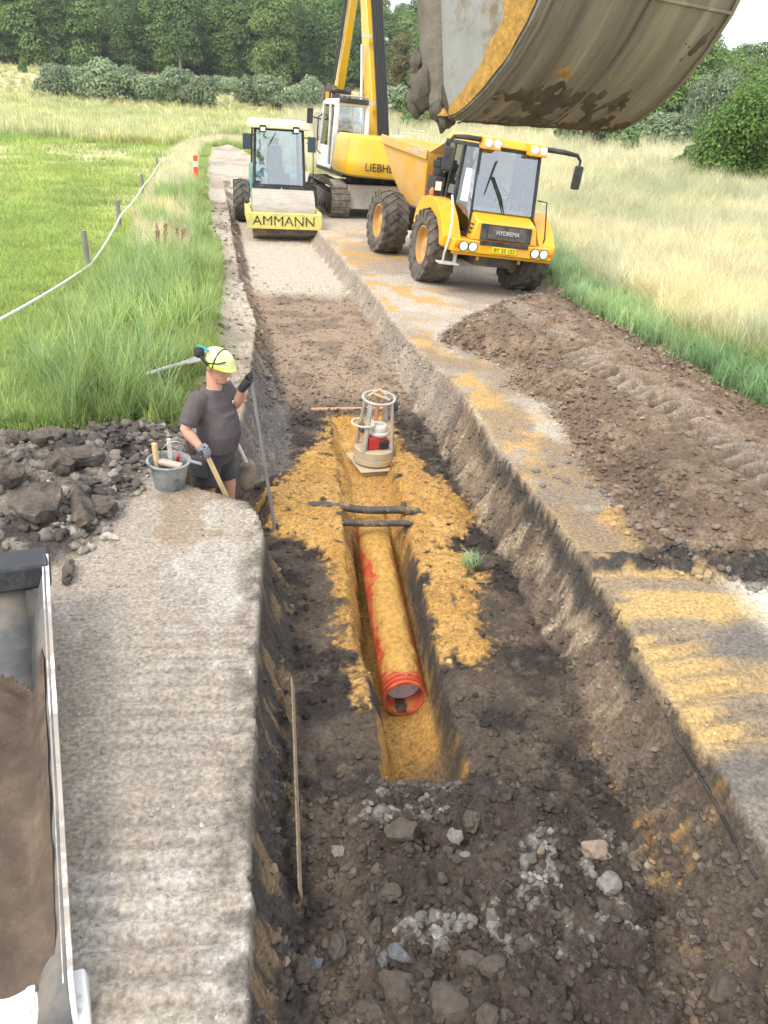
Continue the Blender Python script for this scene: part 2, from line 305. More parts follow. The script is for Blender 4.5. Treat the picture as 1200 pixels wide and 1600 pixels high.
def lerp3(c, col, w): return c*(1-w[..., None])+np.array(col)*w[..., None]
def albedo(x, y, D):
    n1, n2, n3, g = D['n1'], D['n2'], D['n3'], D['g']
    f1 = fbm(x, y, .7, 4, 2); f2 = fbm(x, y, 2.7, 4, 4); f3 = fbm(x, y, 9, 4, 6); f4 = vn(x, y, 34, 3)
    c = np.zeros(x.shape+(3,))+np.array((.32, .268, .20))
    c = lerp3(c, (.41, .355, .28), sst(.45, .65, f1)); c = lerp3(c, (.21, .165, .12), sst(.52, .68, f2)*.7)
    # far haul road is pale and dusty, with ochre sand pressed in
    c = lerp3(c, (.46, .40, .32), sst(9.5, 13, y)*.85); c = lerp3(c, (.28, .22, .165), sst(11, 14, y)*sst(.5, .62, f1)*.7)
    och = sst(.38, .55, fbm(x, y, .9, 3, 5)+.12*sst(.55, .1, x-edgeR(y)))*sst(-.05, .1, x-edgeR(y))*sst(1.3, .5, x-edgeR(y)-.018*np.maximum(y-8, 0)*4)*sst(4.4, 4.7, y)*sst(24, 18, y)
    c = lerp3(c, (.46, .285, .095), och*sst(.40, .56, fbm(x, y, 2.6, 4, 2))*.9)
    led = sst(-.05, .1, x-edgeR(y))*sst(4.5, 4.8, y)*sst(13, 10, y)*sst(.1, -.1, D['bk']); c = lerp3(c, (.25, .185, .12), led*sst(.35, .6, fbm(x, y, 2.1, 4, 7))*.85)
    # ramp: damp dark edge, polished patches with their sheen painted in pale, lug marks
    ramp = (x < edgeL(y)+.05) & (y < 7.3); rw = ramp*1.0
    c = lerp3(c, (.17, .145, .12), rw*sst(.50, .68, fbm(x, y, 1.9, 5, 7, .6)+.06*sst(3.3, 2.2, y))*.6)
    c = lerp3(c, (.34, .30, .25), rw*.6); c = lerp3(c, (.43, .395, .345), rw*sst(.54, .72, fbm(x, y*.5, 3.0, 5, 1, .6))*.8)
    c = lerp3(c, (.27, .2, .13), rw*sst(4.6, 5.3, y)*sst(.5, .6, f2)*.7)
    c = lerp3(c, (.12, .10, .085), D['rib']*sst(.2, .9, -np.sin(2*math.pi*(y+.10*n1+.02*n2)/.118))*.30)
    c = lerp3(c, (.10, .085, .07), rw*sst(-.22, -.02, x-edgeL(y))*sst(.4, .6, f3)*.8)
    # sand platform across the pit
    pl = sst(2.2, 2.3, x)*sst(4.75, 4.6, y)*sst(-.06, .02, -D['bk'])
    sandy = sst(.42, .6, fbm(x*.5, y, 1.5, 4, 3)+.25*sst(3.4, 4.3, y)-.06)
    c = lerp3(c, (.16, .14, .12), pl); c = lerp3(c, (.46, .31, .125), pl*sandy); c = lerp3(c, (.20, .17, .135), pl*sst(.52, .64, fbm(x*.45, y*1.5, 2.6, 4, 6))*.75); c = lerp3(c, (.62, .56, .46), pl*sst(3.1, 3.5, x)*sst(3.5, 3.9, y))
    c = lerp3(c, (.14, .12, .10), D['ribr']*sst(.3, .9, -np.sin(2*math.pi*(y-.25*x+.16*n1+.03*n2)/.17))*.45)
    # rubble
    r = sst(-.1, .15, D['ru']); c = lerp3(c, (.155, .13, .105), r); c = lerp3(c, (.07, .06, .052), r*sst(.5, .62, f2)); c = lerp3(c, (.30, .26, .21), r*sst(.55, .7, f3)*.7)
    # spoil bank
    b = sst(-.08, .06, D['bk']); bc = lerp3(np.zeros_like(c)+np.array((.165, .113, .072)), (.235, .17, .115), sst(.4, .65, f3)); bc = lerp3(bc, (.145, .10, .07), sst(.5, .66, f2)*.8)
    bc = lerp3(bc, (.38, .32, .25), D['tr']*sst(.35, .6, f2)*.45); c = lerp3(c, bc, b)
    c = lerp3(c, (.06, .052, .045), sst(-.04, .03, D['dk'])*sst(.3, .5, f3))
    # pit walls and floor
    i = D['inside']*1.0; t = D['t']
    pc = lerp3(np.zeros_like(c)+np.array((.078, .058, .042)), (.036, .028, .023), sst(.40, .58, f2)); pc = lerp3(pc, (.145, .11, .08), sst(.56, .7, f3)*.5)
    pc = lerp3(pc, (.058, .044, .035), D['hp']*sst(.28, .45, f1)*.85); 
    lime = sst(.56, .64, fbm(x, y, 2.4, 4, 2)+.12*sst(.55, .0, np.hypot((x-1.35)*.9, (y-2.55)*1.2)))*D['hp']; pc = lerp3(pc, (.25, .24, .21), lime*sst(.42, .6, f3)*sst(.3, .6, f4)*.75)
    far = sst(9.2, 10.2, y); pc = lerp3(pc, (.28, .205, .14), far); pc = lerp3(pc, (.17, .125, .09), far*sst(.5, .62, f2)*.8); pc = lerp3(pc, (.46, .395, .315), sst(14.6, 15.8, y+n1*2))
    rw_ = sst(1.15, .8, D['trr']+.5*n2)*sst(1.2, 2.6, y+1.2*n1)
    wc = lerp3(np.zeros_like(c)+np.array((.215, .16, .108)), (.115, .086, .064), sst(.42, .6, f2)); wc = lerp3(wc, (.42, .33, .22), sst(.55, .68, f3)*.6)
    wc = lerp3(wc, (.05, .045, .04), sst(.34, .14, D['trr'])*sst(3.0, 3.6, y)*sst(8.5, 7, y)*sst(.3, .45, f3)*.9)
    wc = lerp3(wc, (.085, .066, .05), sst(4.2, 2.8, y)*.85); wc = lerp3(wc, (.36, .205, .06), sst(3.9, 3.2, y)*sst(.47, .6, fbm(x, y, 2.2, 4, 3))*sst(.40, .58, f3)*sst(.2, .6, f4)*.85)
    wc = lerp3(wc, (.36, .31, .25), sst(8, 9.5, y)*.6)
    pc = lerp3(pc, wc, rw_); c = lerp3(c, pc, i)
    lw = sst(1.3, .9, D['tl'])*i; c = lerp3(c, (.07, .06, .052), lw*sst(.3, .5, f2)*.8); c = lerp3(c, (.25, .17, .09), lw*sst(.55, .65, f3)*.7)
    c = lerp3(c, (.16, .145, .135), lw*sst(7, 7.6, y)*sst(11, 9, y)*.8)
    # sand
    s = D['s']; w = np.maximum(sst(-.06, .08, D['sp']+.22*(f3-.5)+.16*(f4-.5))*i*sst(.32, .5, f3+.6*np.clip(D['sp'], 0, .4)), sst(.1, .3, s)*1.0)
    sc = lerp3(np.zeros_like(c)+np.array((.41, .228, .060)), (.47, .28, .086), sst(.4, .65, f2)); sc = lerp3(sc, (.32, .178, .048), sst(.52, .68, f3)*.6)
    c = lerp3(c, sc, w); D['sandw'] = w
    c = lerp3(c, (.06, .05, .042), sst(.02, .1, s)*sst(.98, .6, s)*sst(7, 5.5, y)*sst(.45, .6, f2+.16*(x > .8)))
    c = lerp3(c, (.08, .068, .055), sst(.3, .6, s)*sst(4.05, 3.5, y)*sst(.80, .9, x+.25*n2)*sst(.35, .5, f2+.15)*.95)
    # grass ground
    gw = sst(-.12, .12, g+.25*n2)
    lf = (x < edgeL(y)-.2)
    dry = np.where(lf, sst(.45, .6, fbm(x, y, .05, 3, 1)+.32*sst(45, 85, y)-.05), sst(.30, .5, fbm(x, y*1.5, .13, 3, 1)+.2*sst(.6, 3.0, D['g'])-.06))
    vs_ = sst(2.4, 1.2, np.abs(D['g']-1.6))*sst(14, 18, y)*sst(70, 40, y)*lf; dry = np.maximum(dry, vs_)
    gc = lerp3(np.zeros_like(c)+np.array((.25, .36, .075)), (.34, .45, .12), sst(.35, .65, fbm(x, y, .35, 4, 3)))
    gc = lerp3(gc, (.54, .48, .28), dry); gc = lerp3(gc, (.34, .36, .10), dry*sst(.52, .66, fbm(x, y*1.6, .22, 3, 6))*.8)
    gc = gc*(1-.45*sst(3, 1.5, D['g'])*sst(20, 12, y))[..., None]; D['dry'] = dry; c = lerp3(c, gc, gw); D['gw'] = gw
    c = c*(.86+.28*f4)[..., None]
    return np.clip(c, 0, 1)

def axis_pts(a, b, step, g0, lim, gr):
    core = np.arange(a, b+1e-9, step); out = []; x = core[-1]; s = step
    while x < lim: s = min(s*gr, 30); x += s; out.append(x)
    return core, out
xc, xr = axis_pts(-2.9, 5.9, .022, 0, 500, 1.10); _, xl = axis_pts(-5.9, 2.9, .022, 0, 500, 1.10)
xs = np.array([-v for v in xl[::-1]]+list(xc)+xr)
ys = list(np.arange(1.3, 8.6, .021)); s = .021
while ys[-1] < 30: s = min(s*1.0075, .12); ys.append(ys[-1]+s)
while ys[-1] < 700: s = min(s*1.06, 25); ys.append(ys[-1]+s)
yb = [1.3]; s = .03
while yb[-1] > -40: s *= 1.35; yb.append(yb[-1]-s)
ys = np.array(yb[:0:-1]+ys)
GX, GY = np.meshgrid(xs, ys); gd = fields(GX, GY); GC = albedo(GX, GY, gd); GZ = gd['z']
nx, ny = len(xs), len(ys)
def fmean(a): return .25*(a[:-1, :-1]+a[1:, :-1]+a[:-1, 1:]+a[1:, 1:])
reg = np.zeros((ny-1, nx-1), int)                                     # 0 = dirt_road
reg[fmean(gd['bk']) > 0] = 1; reg[fmean(gd['ru']) > .05] = 5
reg[fmean(gd['inside'].astype(float)) > .5] = 2
reg[fmean(gd['sandw']) > .55] = 3; reg[fmean(gd['gw']) > .5] = 4
mat('ground', (.3, .3, .3), rough=.84, var=.5, scale=38, bump=.014, bscale=36, attr='Col', spec=.25)
mat('meadow_ground', (.3, .3, .3), rough=.95, var=.3, scale=3.5, bump=.03, bscale=14, attr='Col', spec=.1)
idx = np.arange(nx*ny).reshape(ny, nx); quads = np.stack([idx[:-1, :-1], idx[:-1, 1:], idx[1:, 1:], idx[1:, :-1]], -1)
PV = np.stack([GX, GY, GZ], -1).reshape(-1, 3); PC = GC.reshape(-1, 3)
for k, nm in enumerate(['dirt_road', 'earth_bank', 'trench', 'sand_bed', 'meadow', 'rubble_ground']):
    q = quads[reg == k]
    u, inv = np.unique(q.ravel(), return_inverse=True)
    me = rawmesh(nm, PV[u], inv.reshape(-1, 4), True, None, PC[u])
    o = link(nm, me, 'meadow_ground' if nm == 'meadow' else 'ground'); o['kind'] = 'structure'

# ------------------------------------------------------------------ materials of the machines
def glassmat(name, tint, refl=.16):
    m = bpy.data.materials.new(name); m.use_nodes = True; n, l = m.node_tree.nodes, m.node_tree.links; n.remove(n['Principled BSDF'])
    t = n.new('ShaderNodeBsdfTransparent'); t.inputs[0].default_value = (*tint, 1); g = n.new('ShaderNodeBsdfGlossy'); g.inputs['Roughness'].default_value = .04
    fr = n.new('ShaderNodeFresnel'); fr.inputs[0].default_value = 1.5; ad = n.new('ShaderNodeMath'); ad.inputs[1].default_value = refl; l.new(fr.outputs[0], ad.inputs[0])
    tc = n.new('ShaderNodeTexCoord'); nz = n.new('ShaderNodeTexNoise'); nz.inputs['Scale'].default_value = 2.2; l.new(tc.outputs['Object'], nz.inputs[0])
    bp = n.new('ShaderNodeBump'); bp.inputs['Distance'].default_value = .03; bp.inputs['Strength'].default_value = .5; l.new(nz.outputs[0], bp.inputs['Height']); l.new(bp.outputs[0], g.inputs['Normal'])
    mx = n.new('ShaderNodeMixShader'); l.new(ad.outputs[0], mx.inputs[0]); l.new(t.outputs[0], mx.inputs[1]); l.new(g.outputs[0], mx.inputs[2]); l.new(mx.outputs[0], n['Material Output'].inputs[0]); MATS[name] = m
glassmat('cab_glass', (.80, .88, .92), .20)
MUD = (.20, .155, .11); DUST = (.42, .36, .28)
mat('dumper_paint', (.80, .40, .008), rough=.36, var=.06, coat=.3, dirt=(.58, .36, .10), damt=.24, dscale=2.2, dsoft=.14)
mat('skip_paint', (.70, .345, .03), rough=.5, var=.08, dirt=(.56, .40, .20), damt=.45, dscale=1.8, dsoft=.16)
mat('digger_paint', (.74, .42, .012), rough=.36, var=.05, coat=.3, dirt=(.52, .36, .12), damt=.28, dscale=2.0)
mat('roller_paint', (.70, .63, .17), rough=.5, var=.1, dirt=(.42, .36, .18), damt=.3, dscale=5, dsoft=.1)
mat('roof_cream', (.74, .70, .42), rough=.5, var=.05, dirt=DUST, damt=.25)
mat('teal_paint', (.10, .33, .30), rough=.45, var=.1, dirt=DUST, damt=.3)
mat('cab_white', (.72, .72, .70), rough=.45, var=.05, dirt=DUST, damt=.3)
mat('black_paint', (.022, .024, .027), rough=.5, var=.2, dirt=(.12, .10, .08), damt=.28)
mat('dark_metal', (.055, .05, .045), rough=.6, var=.3, dirt=MUD, damt=.45, dscale=5)
mat('grey_metal', (.36, .34, .31), rough=.5, metal=.25, var=.15, dirt=DUST, damt=.4, dscale=3)
mat('chrome', (.62, .62, .62), rough=.22, metal=.9, var=.05)
mat('tyre_rubber', (.035, .033, .031), rough=.8, var=.2, dirt=(.22, .185, .145), damt=.42, dscale=6, dsoft=.2, bump=.004, bscale=30)
mat('rim_paint', (.62, .30, .035), rough=.5, var=.1, dirt=(.42, .31, .17), damt=.45, dscale=5)
mat('track_steel', (.09, .078, .065), rough=.75, var=.3, dirt=(.25, .21, .165), damt=.5, dscale=7, bump=.006, bscale=25)
mat('drum_steel', (.46, .42, .36), rough=.55, metal=.15, var=.12, scale=4, dirt=(.33, .28, .22), damt=.4, dscale=3, dsoft=.2, stretch=(1, 4, 4))
mat('lamp_glass', (.82, .82, .80), rough=.12, var=.1, scale=30)
mat('amber', (.75, .17, .01), rough=.25, var=.05)
mat('red_lens', (.62, .03, .015), rough=.3, var=.05)
mat('plate_yellow', (.78, .62, .02), rough=.5, var=.04)
mat('letter_black', (.02, .02, .02), rough=.6, var=.05)
mat('letter_worn', (.03, .03, .02), rough=.7, var=.2, dirt=(.60, .54, .16), damt=.32, dscale=12, dsoft=.06)
mat('letter_grey', (.55, .55, .55), rough=.5, var=.05)
mat('seat_fabric', (.045, .06, .085), rough=.85, var=.15)
mat('pale_fabric', (.55, .56, .53), rough=.85, var=.1)
mat('rail_pale', (.58, .55, .50), rough=.45, var=.1, dirt=DUST, damt=.3)

def tyre_mesh(D, W, nl=18, name='tyre', lug=.045, rim=.52):
    r = D/2; b = MB(); ri = r*rim
    b.lathe([(ri, -W*.36), (ri*1.12, -W*.46), (r*.82, -W*.5), (r*.93, -W*.47), (r-lug, -W*.36), (r-lug*.8, 0), (r-lug, W*.36), (r*.93, W*.47), (r*.82, W*.5), (ri*1.12, W*.46), (ri, W*.36), (ri*.98, 0), (ri, -W*.36)], n=40, axis='x')
    for i in range(nl):
        for s in (-1, 1):
            a = 2*math.pi*(i+(.5 if s > 0 else 0))/nl; vs = []
            # a slanted lug: from the centre line out over the shoulder
            for (xx, aa, rr) in ((-.02, -.16, 1.0), (.50, .16, .955), (.52, .20, .86)):
                for w in (-1, 1):
                    for dr in (0, 1):
                        ang = a+aa*1.05+w*.055*(1.1 if xx < .1 else 1.25); q = r*rr-(.0 if dr else lug*1.6)
                        vs.append((s*xx*W, q*math.cos(ang), q*math.sin(ang)))
            fs = []
            for k in range(2):
                o = k*4; fs += [(o+1, o+3, o+7, o+5), (o, o+1, o+5, o+4), (o+2, o+6, o+7, o+3)]
            fs += [(0, 2, 3, 1), (8, 9, 11, 10)]
            b.add(vs, fs)
    return b.mesh(name)
def rim_mesh(D, W, side, name='rim'):
    r = D/2*.53; b = MB(); s = side
    b.lathe([(r, s*W*.40), (r*.93, s*W*.41), (r*.90, s*W*.22), (r*.62, s*W*.10), (r*.45, s*W*.12), (r*.42, s*W*.26), (r*.18, s*W*.30), (.001, s*W*.30)], n=28, axis='x')
    b.lathe([(r, s*W*.40), (r, -s*W*.36), (r*.5, -s*W*.3)], n=28, axis='x')
    for i in range(8):
        a = 2*math.pi*i/8; b.cyl((s*W*.12, r*.54*math.cos(a), r*.54*math.sin(a)), (s*W*.17, r*.54*math.cos(a), r*.54*math.sin(a)), .022, n=6)
    return b.mesh(name)
def wheel(parent, loc, tyre, rim, rz=0.0):
    w = link('wheel', rim, 'rim_paint', parent); w.location = loc; w.rotation_euler = (random.random()*3, 0, rz)
    link('tyre', tyre, 'tyre_rubber', w); return w
def glass_quad(name, pts, parent, m='cab_glass', th=.006, off=(0, 0, 0)):
    b = MB(); P = [Vector(p)+Vector(off) for p in pts]; nrm = (P[1]-P[0]).cross(P[2]-P[0]).normalized()*th
    n = len(P); b.add([p for p in P]+[p+nrm for p in P], [tuple(range(n))[::-1], tuple(range(n, 2*n))]+[(i, (i+1) % n, n+(i+1) % n, n+i) for i in range(n)])
    return b.build(name, m, parent, smooth=0)
def bar(b, p, q, w=.05, d=None):    # square bar between two points
    p, q = Vector(p), Vector(q); d = d or w; t = (q-p).normalized(); a = t.cross(Vector((0, 0, 1)))
    a = a.normalized() if a.length > .05 else Vector((1, 0, 0)); c = t.cross(a)
    return b.hexa([p-a*w/2-c*d/2, p+a*w/2-c*d/2, p+a*w/2+c*d/2, p-a*w/2+c*d/2, q-a*w/2-c*d/2, q+a*w/2-c*d/2, q+a*w/2+c*d/2, q-a*w/2+c*d/2])
def seat(parent, loc, m='seat_fabric', face=-1):
    b = MB().at(loc); b.box(-.25, .25, -.25, .25, -.1, .05); b.hexa([(-.24, .15*-face, .0), (.24, .15*-face, .0), (.24, .28*-face, .0), (-.24, .28*-face, .0), (-.2, .24*-face, .62), (.2, .24*-face, .62), (.2, .34*-face, .62), (-.2, .34*-face, .62)])
    b.box(-.13, .13, min(.25*-face, .34*-face), max(.25*-face, .34*-face), .64, .82); b.box(-.1, .1, -.1, .1, -.5, -.1)
    return b.build('seat', m, parent, bevel=.04)

# ------------------------------------------------------------------ articulated dumper (nose towards the viewer, -y)
def build_dumper():
    d = empty('articulated_dumper', (3.66, 15.45, -.075), rz=.15, ry=.08)
    tag(d, 'yellow articulated dumper with big tyres, glazed cab and tipping skip, parked facing the pit', 'dumper')
    D, W = 1.36, .58; ty = tyre_mesh(D, W); rl = rim_mesh(D, W, -1); rr = rim_mesh(D, W, 1)
    wheel(d, (-.96, 0, D/2-.03), ty, rl); wheel(d, (.96, 0, D/2-.03), ty, rr)
    b = MB(); b.box(-.42, .42, -.85, 1.35, .5, 1.0); b.cyl((-.9, 0, .65), (.9, 0, .65), .14, n=12); b.box(-.3, .3, 1.2, 2.0, .55, .9); b.box(-.55, .55, .3, 1.1, .9, 1.5); b.build('chassis', 'dark_metal', d, bevel=.01)
    # bumper beam with lamps and plate
    b = MB(); b.prism([(-1.06, -1.02), (-.98, -1.17), (.98, -1.17), (1.06, -1.02), (1.06, -.62), (.62, -.62), (.55, -.9), (-.55, -.9), (-.62, -.62), (-1.06, -.62)], .755, .975, 'z'); b.prism([(-1.0, -1.1), (1.0, -1.1), (.9, -.95), (-.9, -.95)], .70, .755, 'z')
    bp = b.build('bumper', 'dumper_paint', d, bevel=.018)
    for sx in (-1, 1):
        for k, xx in enumerate((.80, .62)):
            b = MB().at((sx*xx, -1.175, .865)); b.lathe([(.078, .02), (.078, -.012), (.001, -.016)], n=20, axis='y'); l = b.build('headlight', 'lamp_glass', d)
            b = MB().at((sx*xx, -1.172, .865)); b.lathe([(.092, .02), (.092, -.012), (.078, -.016), (.078, 0)], n=20, axis='y'); b.build('bezel', 'black_paint', l)
        MB().box(sx*.93-.035, sx*.93+.035, -1.19, -1.15, .835, .90).build('indicator', 'amber', d, bevel=.01)
        MB().cyl((sx*.42, -1.0, .73), (sx*.42, -1.0, .62), .03, n=10).build('tow_pin', 'rim_paint', d)
    p = MB().box(-.24, .24, -1.19, -1.172, .80, .905).build('number_plate', 'plate_yellow', d, bevel=.004)
    word_obj('plate_text', 'BY 55 123', .095, 'letter_black', p, (0, -1.193, .852), (R(90), 0, 0), .001, 1.05)
    # bonnet, grille
    b = MB(); b.hexa([(-.66, -1.13, .98), (.66, -1.13, .98), (.62, -.6, .98), (-.62, -.6, .98), (-.58, -1.10, 1.30), (.58, -1.10, 1.30), (.58, -.66, 1.47), (-.58, -.66, 1.47)])
    bn = b.build('bonnet', 'dumper_paint', d, bevel=.025)
    b = MB()
    for k in range(3):
        z = 1.08+k*.07; b.hexa([(-.655+.024*k-.012, -1.0, z), (-.655+.024*k-.012, -.84, z), (-.63+.024*k, -.84, z), (-.63+.024*k, -1.0, z), (-.65+.024*k-.012, -1.0, z+.018), (-.65+.024*k-.012, -.84, z+.018), (-.625+.024*k, -.84, z+.018), (-.625+.024*k, -1.0, z+.018)])
    b.build('side_vent', 'letter_black', bn)
    b = MB(); b.hexa([(-.50, -1.155, 1.0), (.50, -1.155, 1.0), (.50, -1.12, 1.0), (-.50, -1.12, 1.0), (-.50, -1.13, 1.275), (.50, -1.13, 1.275), (.50, -1.09, 1.275), (-.50, -1.09, 1.275)])
    g = b.build('grille', 'black_paint', d, bevel=.01); b = MB(); b.hexa([(-.36, -1.166, 1.03), (.40, -1.166, 1.03), (.40, -1.13, 1.03), (-.36, -1.13, 1.03), (-.36, -1.147, 1.25), (.40, -1.147, 1.25), (.40, -1.12, 1.25), (-.36, -1.12, 1.25)])
    b.build('mesh_panel', 'dark_metal', g); word_obj('maker_name', 'HYDREMA', .105, 'letter_grey', g, (.02, -1.163, 1.145), (R(85), 0, 0), .004, .95)
    MB().box(-.50, .46, -1.185, -1.165, .915, .985).build('lower_grille', 'black_paint', d)
    # fenders
    for sx in (-1, 1):
        out = [(.95, .95), (.88, 1.22), (.62, 1.46), (.2, 1.53), (-.3, 1.5), (-.62, 1.30), (-.95, .98), (-.95, .80)]; inn = [(-.78, .80), (-.66, 1.02), (-.45, 1.2), (0, 1.33), (.42, 1.25), (.68, 1.08), (.82, .93)]
        a0, a1 = sorted((sx*.79, sx*1.13)); b = MB(); n = len(out); m_ = len(inn); poly = out+inn
        ring = lambda x: [(x, p[0], p[1]) for p in poly]
        vs = ring(a0)+ring(a1); N = len(poly); fs = [(i, (i+1) % N, N+(i+1) % N, N+i) for i in range(N)]
        for base in (0, N):         # caps as strips between the outer and inner arcs
            for i in range(n-1):
                j0 = N-1-min(i, m_-1); j1 = N-1-min(i+1, m_-1); f = [base+i, base+i+1, base+j1, base+j0]; fs.append(tuple(dict.fromkeys(f)))
        b.add(vs, fs); b.build('fender', 'dumper_paint', d, bevel=.012)
    # cab: plan polygon tapering to the nose
    plan = [(-.60, -.80), (.60, -.80), (.80, -.28), (.80, .75), (-.80, .75), (-.80, -.28)]; top = [(-.58, -.62), (.58, -.62), (.74, -.25), (.74, .72), (-.74, .72), (-.74, -.25)]
    zb, zt = 1.02, 2.50; lo = [Vector((x, y, zb+(.43 if i == 1 else 0))) for i, (x, y) in enumerate(plan)]; hi = [Vector((x, y, zt)) for x, y in top]
    b = MB()
    for i in range(6): bar(b, lo[i], hi[i], .07 if i not in (0, 1) else .055)
    for i in range(6): bar(b, hi[i], hi[(i+1) % 6], .07)
    for i in (1, 2, 4, 5): bar(b, lo[i], lo[(i+1) % 6], .07)
    bar(b, (-.80, .22, zb+.35), (-.74, .22, zt), .05); bar(b, (.80, .22, zb+.35), (.74, .22, zt), .05)
    b.build('cab_frame', 'black_paint', d, bevel=.008)
    MB().prism([(x*.98, y*.98) for x, y in plan], .98, 1.03, 'z').build('cab_floor', 'black_paint', d)
    glass_quad('windscreen', [(-.6, -.8, 1.45), (.6, -.8, 1.45), hi[1], hi[0]], d); glass_quad('door_glass', [lo[5], lo[0], hi[0], hi[5]], d); glass_quad('door_glass', [lo[1], lo[2], hi[2], hi[1]], d)
    glass_quad('side_window', [lo[4]+Vector((0, 0, .35)), lo[5]+Vector((0, 0, .35)), hi[5], hi[4]], d); glass_quad('side_window', [lo[2]+Vector((0, 0, .35)), lo[3]+Vector((0, 0, .35)), hi[3], hi[2]], d)
    glass_quad('rear_window', [lo[3]+Vector((0, 0, .6)), lo[4]+Vector((0, 0, .6)), hi[4], hi[3]], d)
    b = MB(); b.box(-.79, .79, .70, .745, 1.03, 1.62); b.box(-.79, -.75, -.2, .71, 1.03, 1.37); b.box(.75, .79, -.2, .71, 1.03, 1.37); b.build('cab_panel', 'dumper_paint', d)
    b = MB(); b.hexa([(-.64, -.70, 2.52), (.64, -.70, 2.52), (.80, .80, 2.52), (-.80, .80, 2.52), (-.56, -.60, 2.66), (.56, -.60, 2.66), (.7, .7, 2.68), (-.7, .7, 2.68)]); rf = b.build('roof', 'dumper_paint', d, bevel=.03)
    for sx in (-1, 1):
        lp = MB().hexa([(sx*.45-.17, -.84, 2.46), (sx*.45+.17, -.84, 2.46), (sx*.45+.17, -.55, 2.46), (sx*.45-.17, -.55, 2.46), (sx*.45-.17, -.80, 2.66), (sx*.45+.17, -.80, 2.66), (sx*.45+.17, -.55, 2.68), (sx*.45-.17, -.55, 2.68)]).build('lamp_housing', 'dumper_paint', d, bevel=.02)
        for k in (-1, 1):
            MB().at((sx*.45+k*.085, -.835, 2.565)).lathe([(.068, .03), (.068, -.012), (.001, -.016)], n=18, axis='y').build('work_lamp', 'lamp_glass', lp)
    # mirrors on long arms
    for sx in (-1, 1):
        ar = MB().tube([(sx*.5, -.6, 2.60), (sx*.95, -.78, 2.60), (sx*1.2, -.86, 2.58), (sx*1.27, -.88, 2.50), (sx*1.27, -.88, 2.4)], [.045, .045, .035, .025, .02], n=8).build('mirror_arm', 'black_paint', d)
        MB().box(sx*1.27-.085, sx*1.27+.085, -.93, -.86, 2.02, 2.42).build('mirror', 'black_paint', ar, bevel=.03)
    # wipers, interior
    MB().tube([(-.02, -.80, 1.44), (-.12, -.79, 1.7), (-.33, -.73, 2.05)], .011, n=6).tube([(.02, -.80, 1.44), (-.08, -.79, 1.7), (-.28, -.73, 2.03)], .011, n=6).tube([(-.42, -.76, 1.72), (-.26, -.70, 2.3)], .012, n=6).build('wiper', 'letter_black', d)
    seat(d, (.05, .25, 1.5), 'seat_fabric')
    MB().at((.05, -.32, 1.74), (R(35), 0, 0)).tube([(.2*math.cos(a), .2*math.sin(a), 0) for a in np.linspace(0, 2*math.pi, 20, endpoint=False)], .016, n=8, closed=True).cyl((0, 0, 0), (0, 0, -.45), .03, n=8).box(-.19, .19, -.015, .015, -.01, .01).build('steering_wheel', 'letter_black', d)
    MB().box(-.45, .5, -.62, -.40, 1.12, 1.5).build('dashboard', 'pale_fabric', d, bevel=.04)
    # intake stack behind the door, handrails, step, beacon
    b = MB(); b.box(-1.0, -.80, .36, .80, 1.53, 1.86); b.cyl((-.9, .55, 1.86), (-.9, .55, 2.02), .10, n=16); b.cyl((-.9, .55, 2.02), (-.9, .55, 2.14), .12, n=16); b.cyl((-.9, .55, 2.14), (-.9, .55, 2.2), .07, n=16); b.build('air_intake', 'black_paint', d, bevel=.01)
    MB().box(-.98, -.86, .348, .36, 1.62, 1.78).build('intake_sticker', 'lamp_glass', d)
    MB().tube([(-.93, -.52, 1.62), (-.97, -.70, 1.55), (-1.02, -.98, 1.2), (-1.06, -1.08, .95), (-1.10, -1.06, .68), (-1.08, -1.0, .52)], .022, n=8).build('handrail', 'rail_pale', d)
    MB().tube([(.83, -.42, 1.72), (.92, -.62, 1.72), (.92, -.85, 1.1), (.86, -.92, .98)], .014, n=6).build('handrail', 'black_paint', d)
    MB().box(-1.18, -.80, -1.12, -.88, .50, .535).box(-.86, -.82, -1.0, -.9, .5, .76).build('step', 'rail_pale', d, bevel=.008)
    MB().at((-1.0, .42, 1.53)).lathe([(.055, 0), (.055, .08), (.03, .12), (.001, .13)], n=14).build('beacon', 'amber', d)
    # rear half, steered a little about the joint
    A = Matrix.Translation((0, 1.7, 0)) @ Matrix.Rotation(.06, 4, 'Z') @ Matrix.Translation((0, -1.7, 0))
    for sx, rm in ((-1, rl), (1, rr)): wheel(d, A @ Vector((sx*.96, 3.15, D/2-.03)), ty, rm, .06)
    def mb(): q = MB(); q.T = A; return q
    b = mb(); b.box(-.38, .38, 1.7, 4.6, .7, 1.02); b.cyl((-.9, 3.15, .65), (.9, 3.15, .65), .13, n=12); b.build('rear_frame', 'dark_metal', d, bevel=.01)
    def ring(x0, x1, y0, y1, z0, z1=None): return [(-x0, y0, z0), (x0, y0, z0), (x1, y1, z0 if z1 is None else z1), (-x1, y1, z0 if z1 is None else z1)]
    o = [ring(.68, .68, 1.62, 3.0, 1.12), ring(.86, .86, 1.42, 3.5, 1.42, 1.6), ring(1.0, 1.0, 1.18, 4.1, 2.14, 2.26), ring(1.0, 1.0, 1.18, 4.1, 2.26, 2.38)]; i_ = [ring(.94, .94, 1.28, 4.0, 2.26, 2.38), ring(.8, .8, 1.52, 3.4, 1.48, 1.66), ring(.6, .6, 1.7, 2.9, 1.18)]
    rs = o+i_; vs = [p for q in rs for p in q]; fs = [(3, 2, 1, 0)]
    for k in range(len(rs)-1): fs += [(k*4+j, k*4+(j+1) % 4, (k+1)*4+(j+1) % 4, (k+1)*4+j) for j in range(4)]
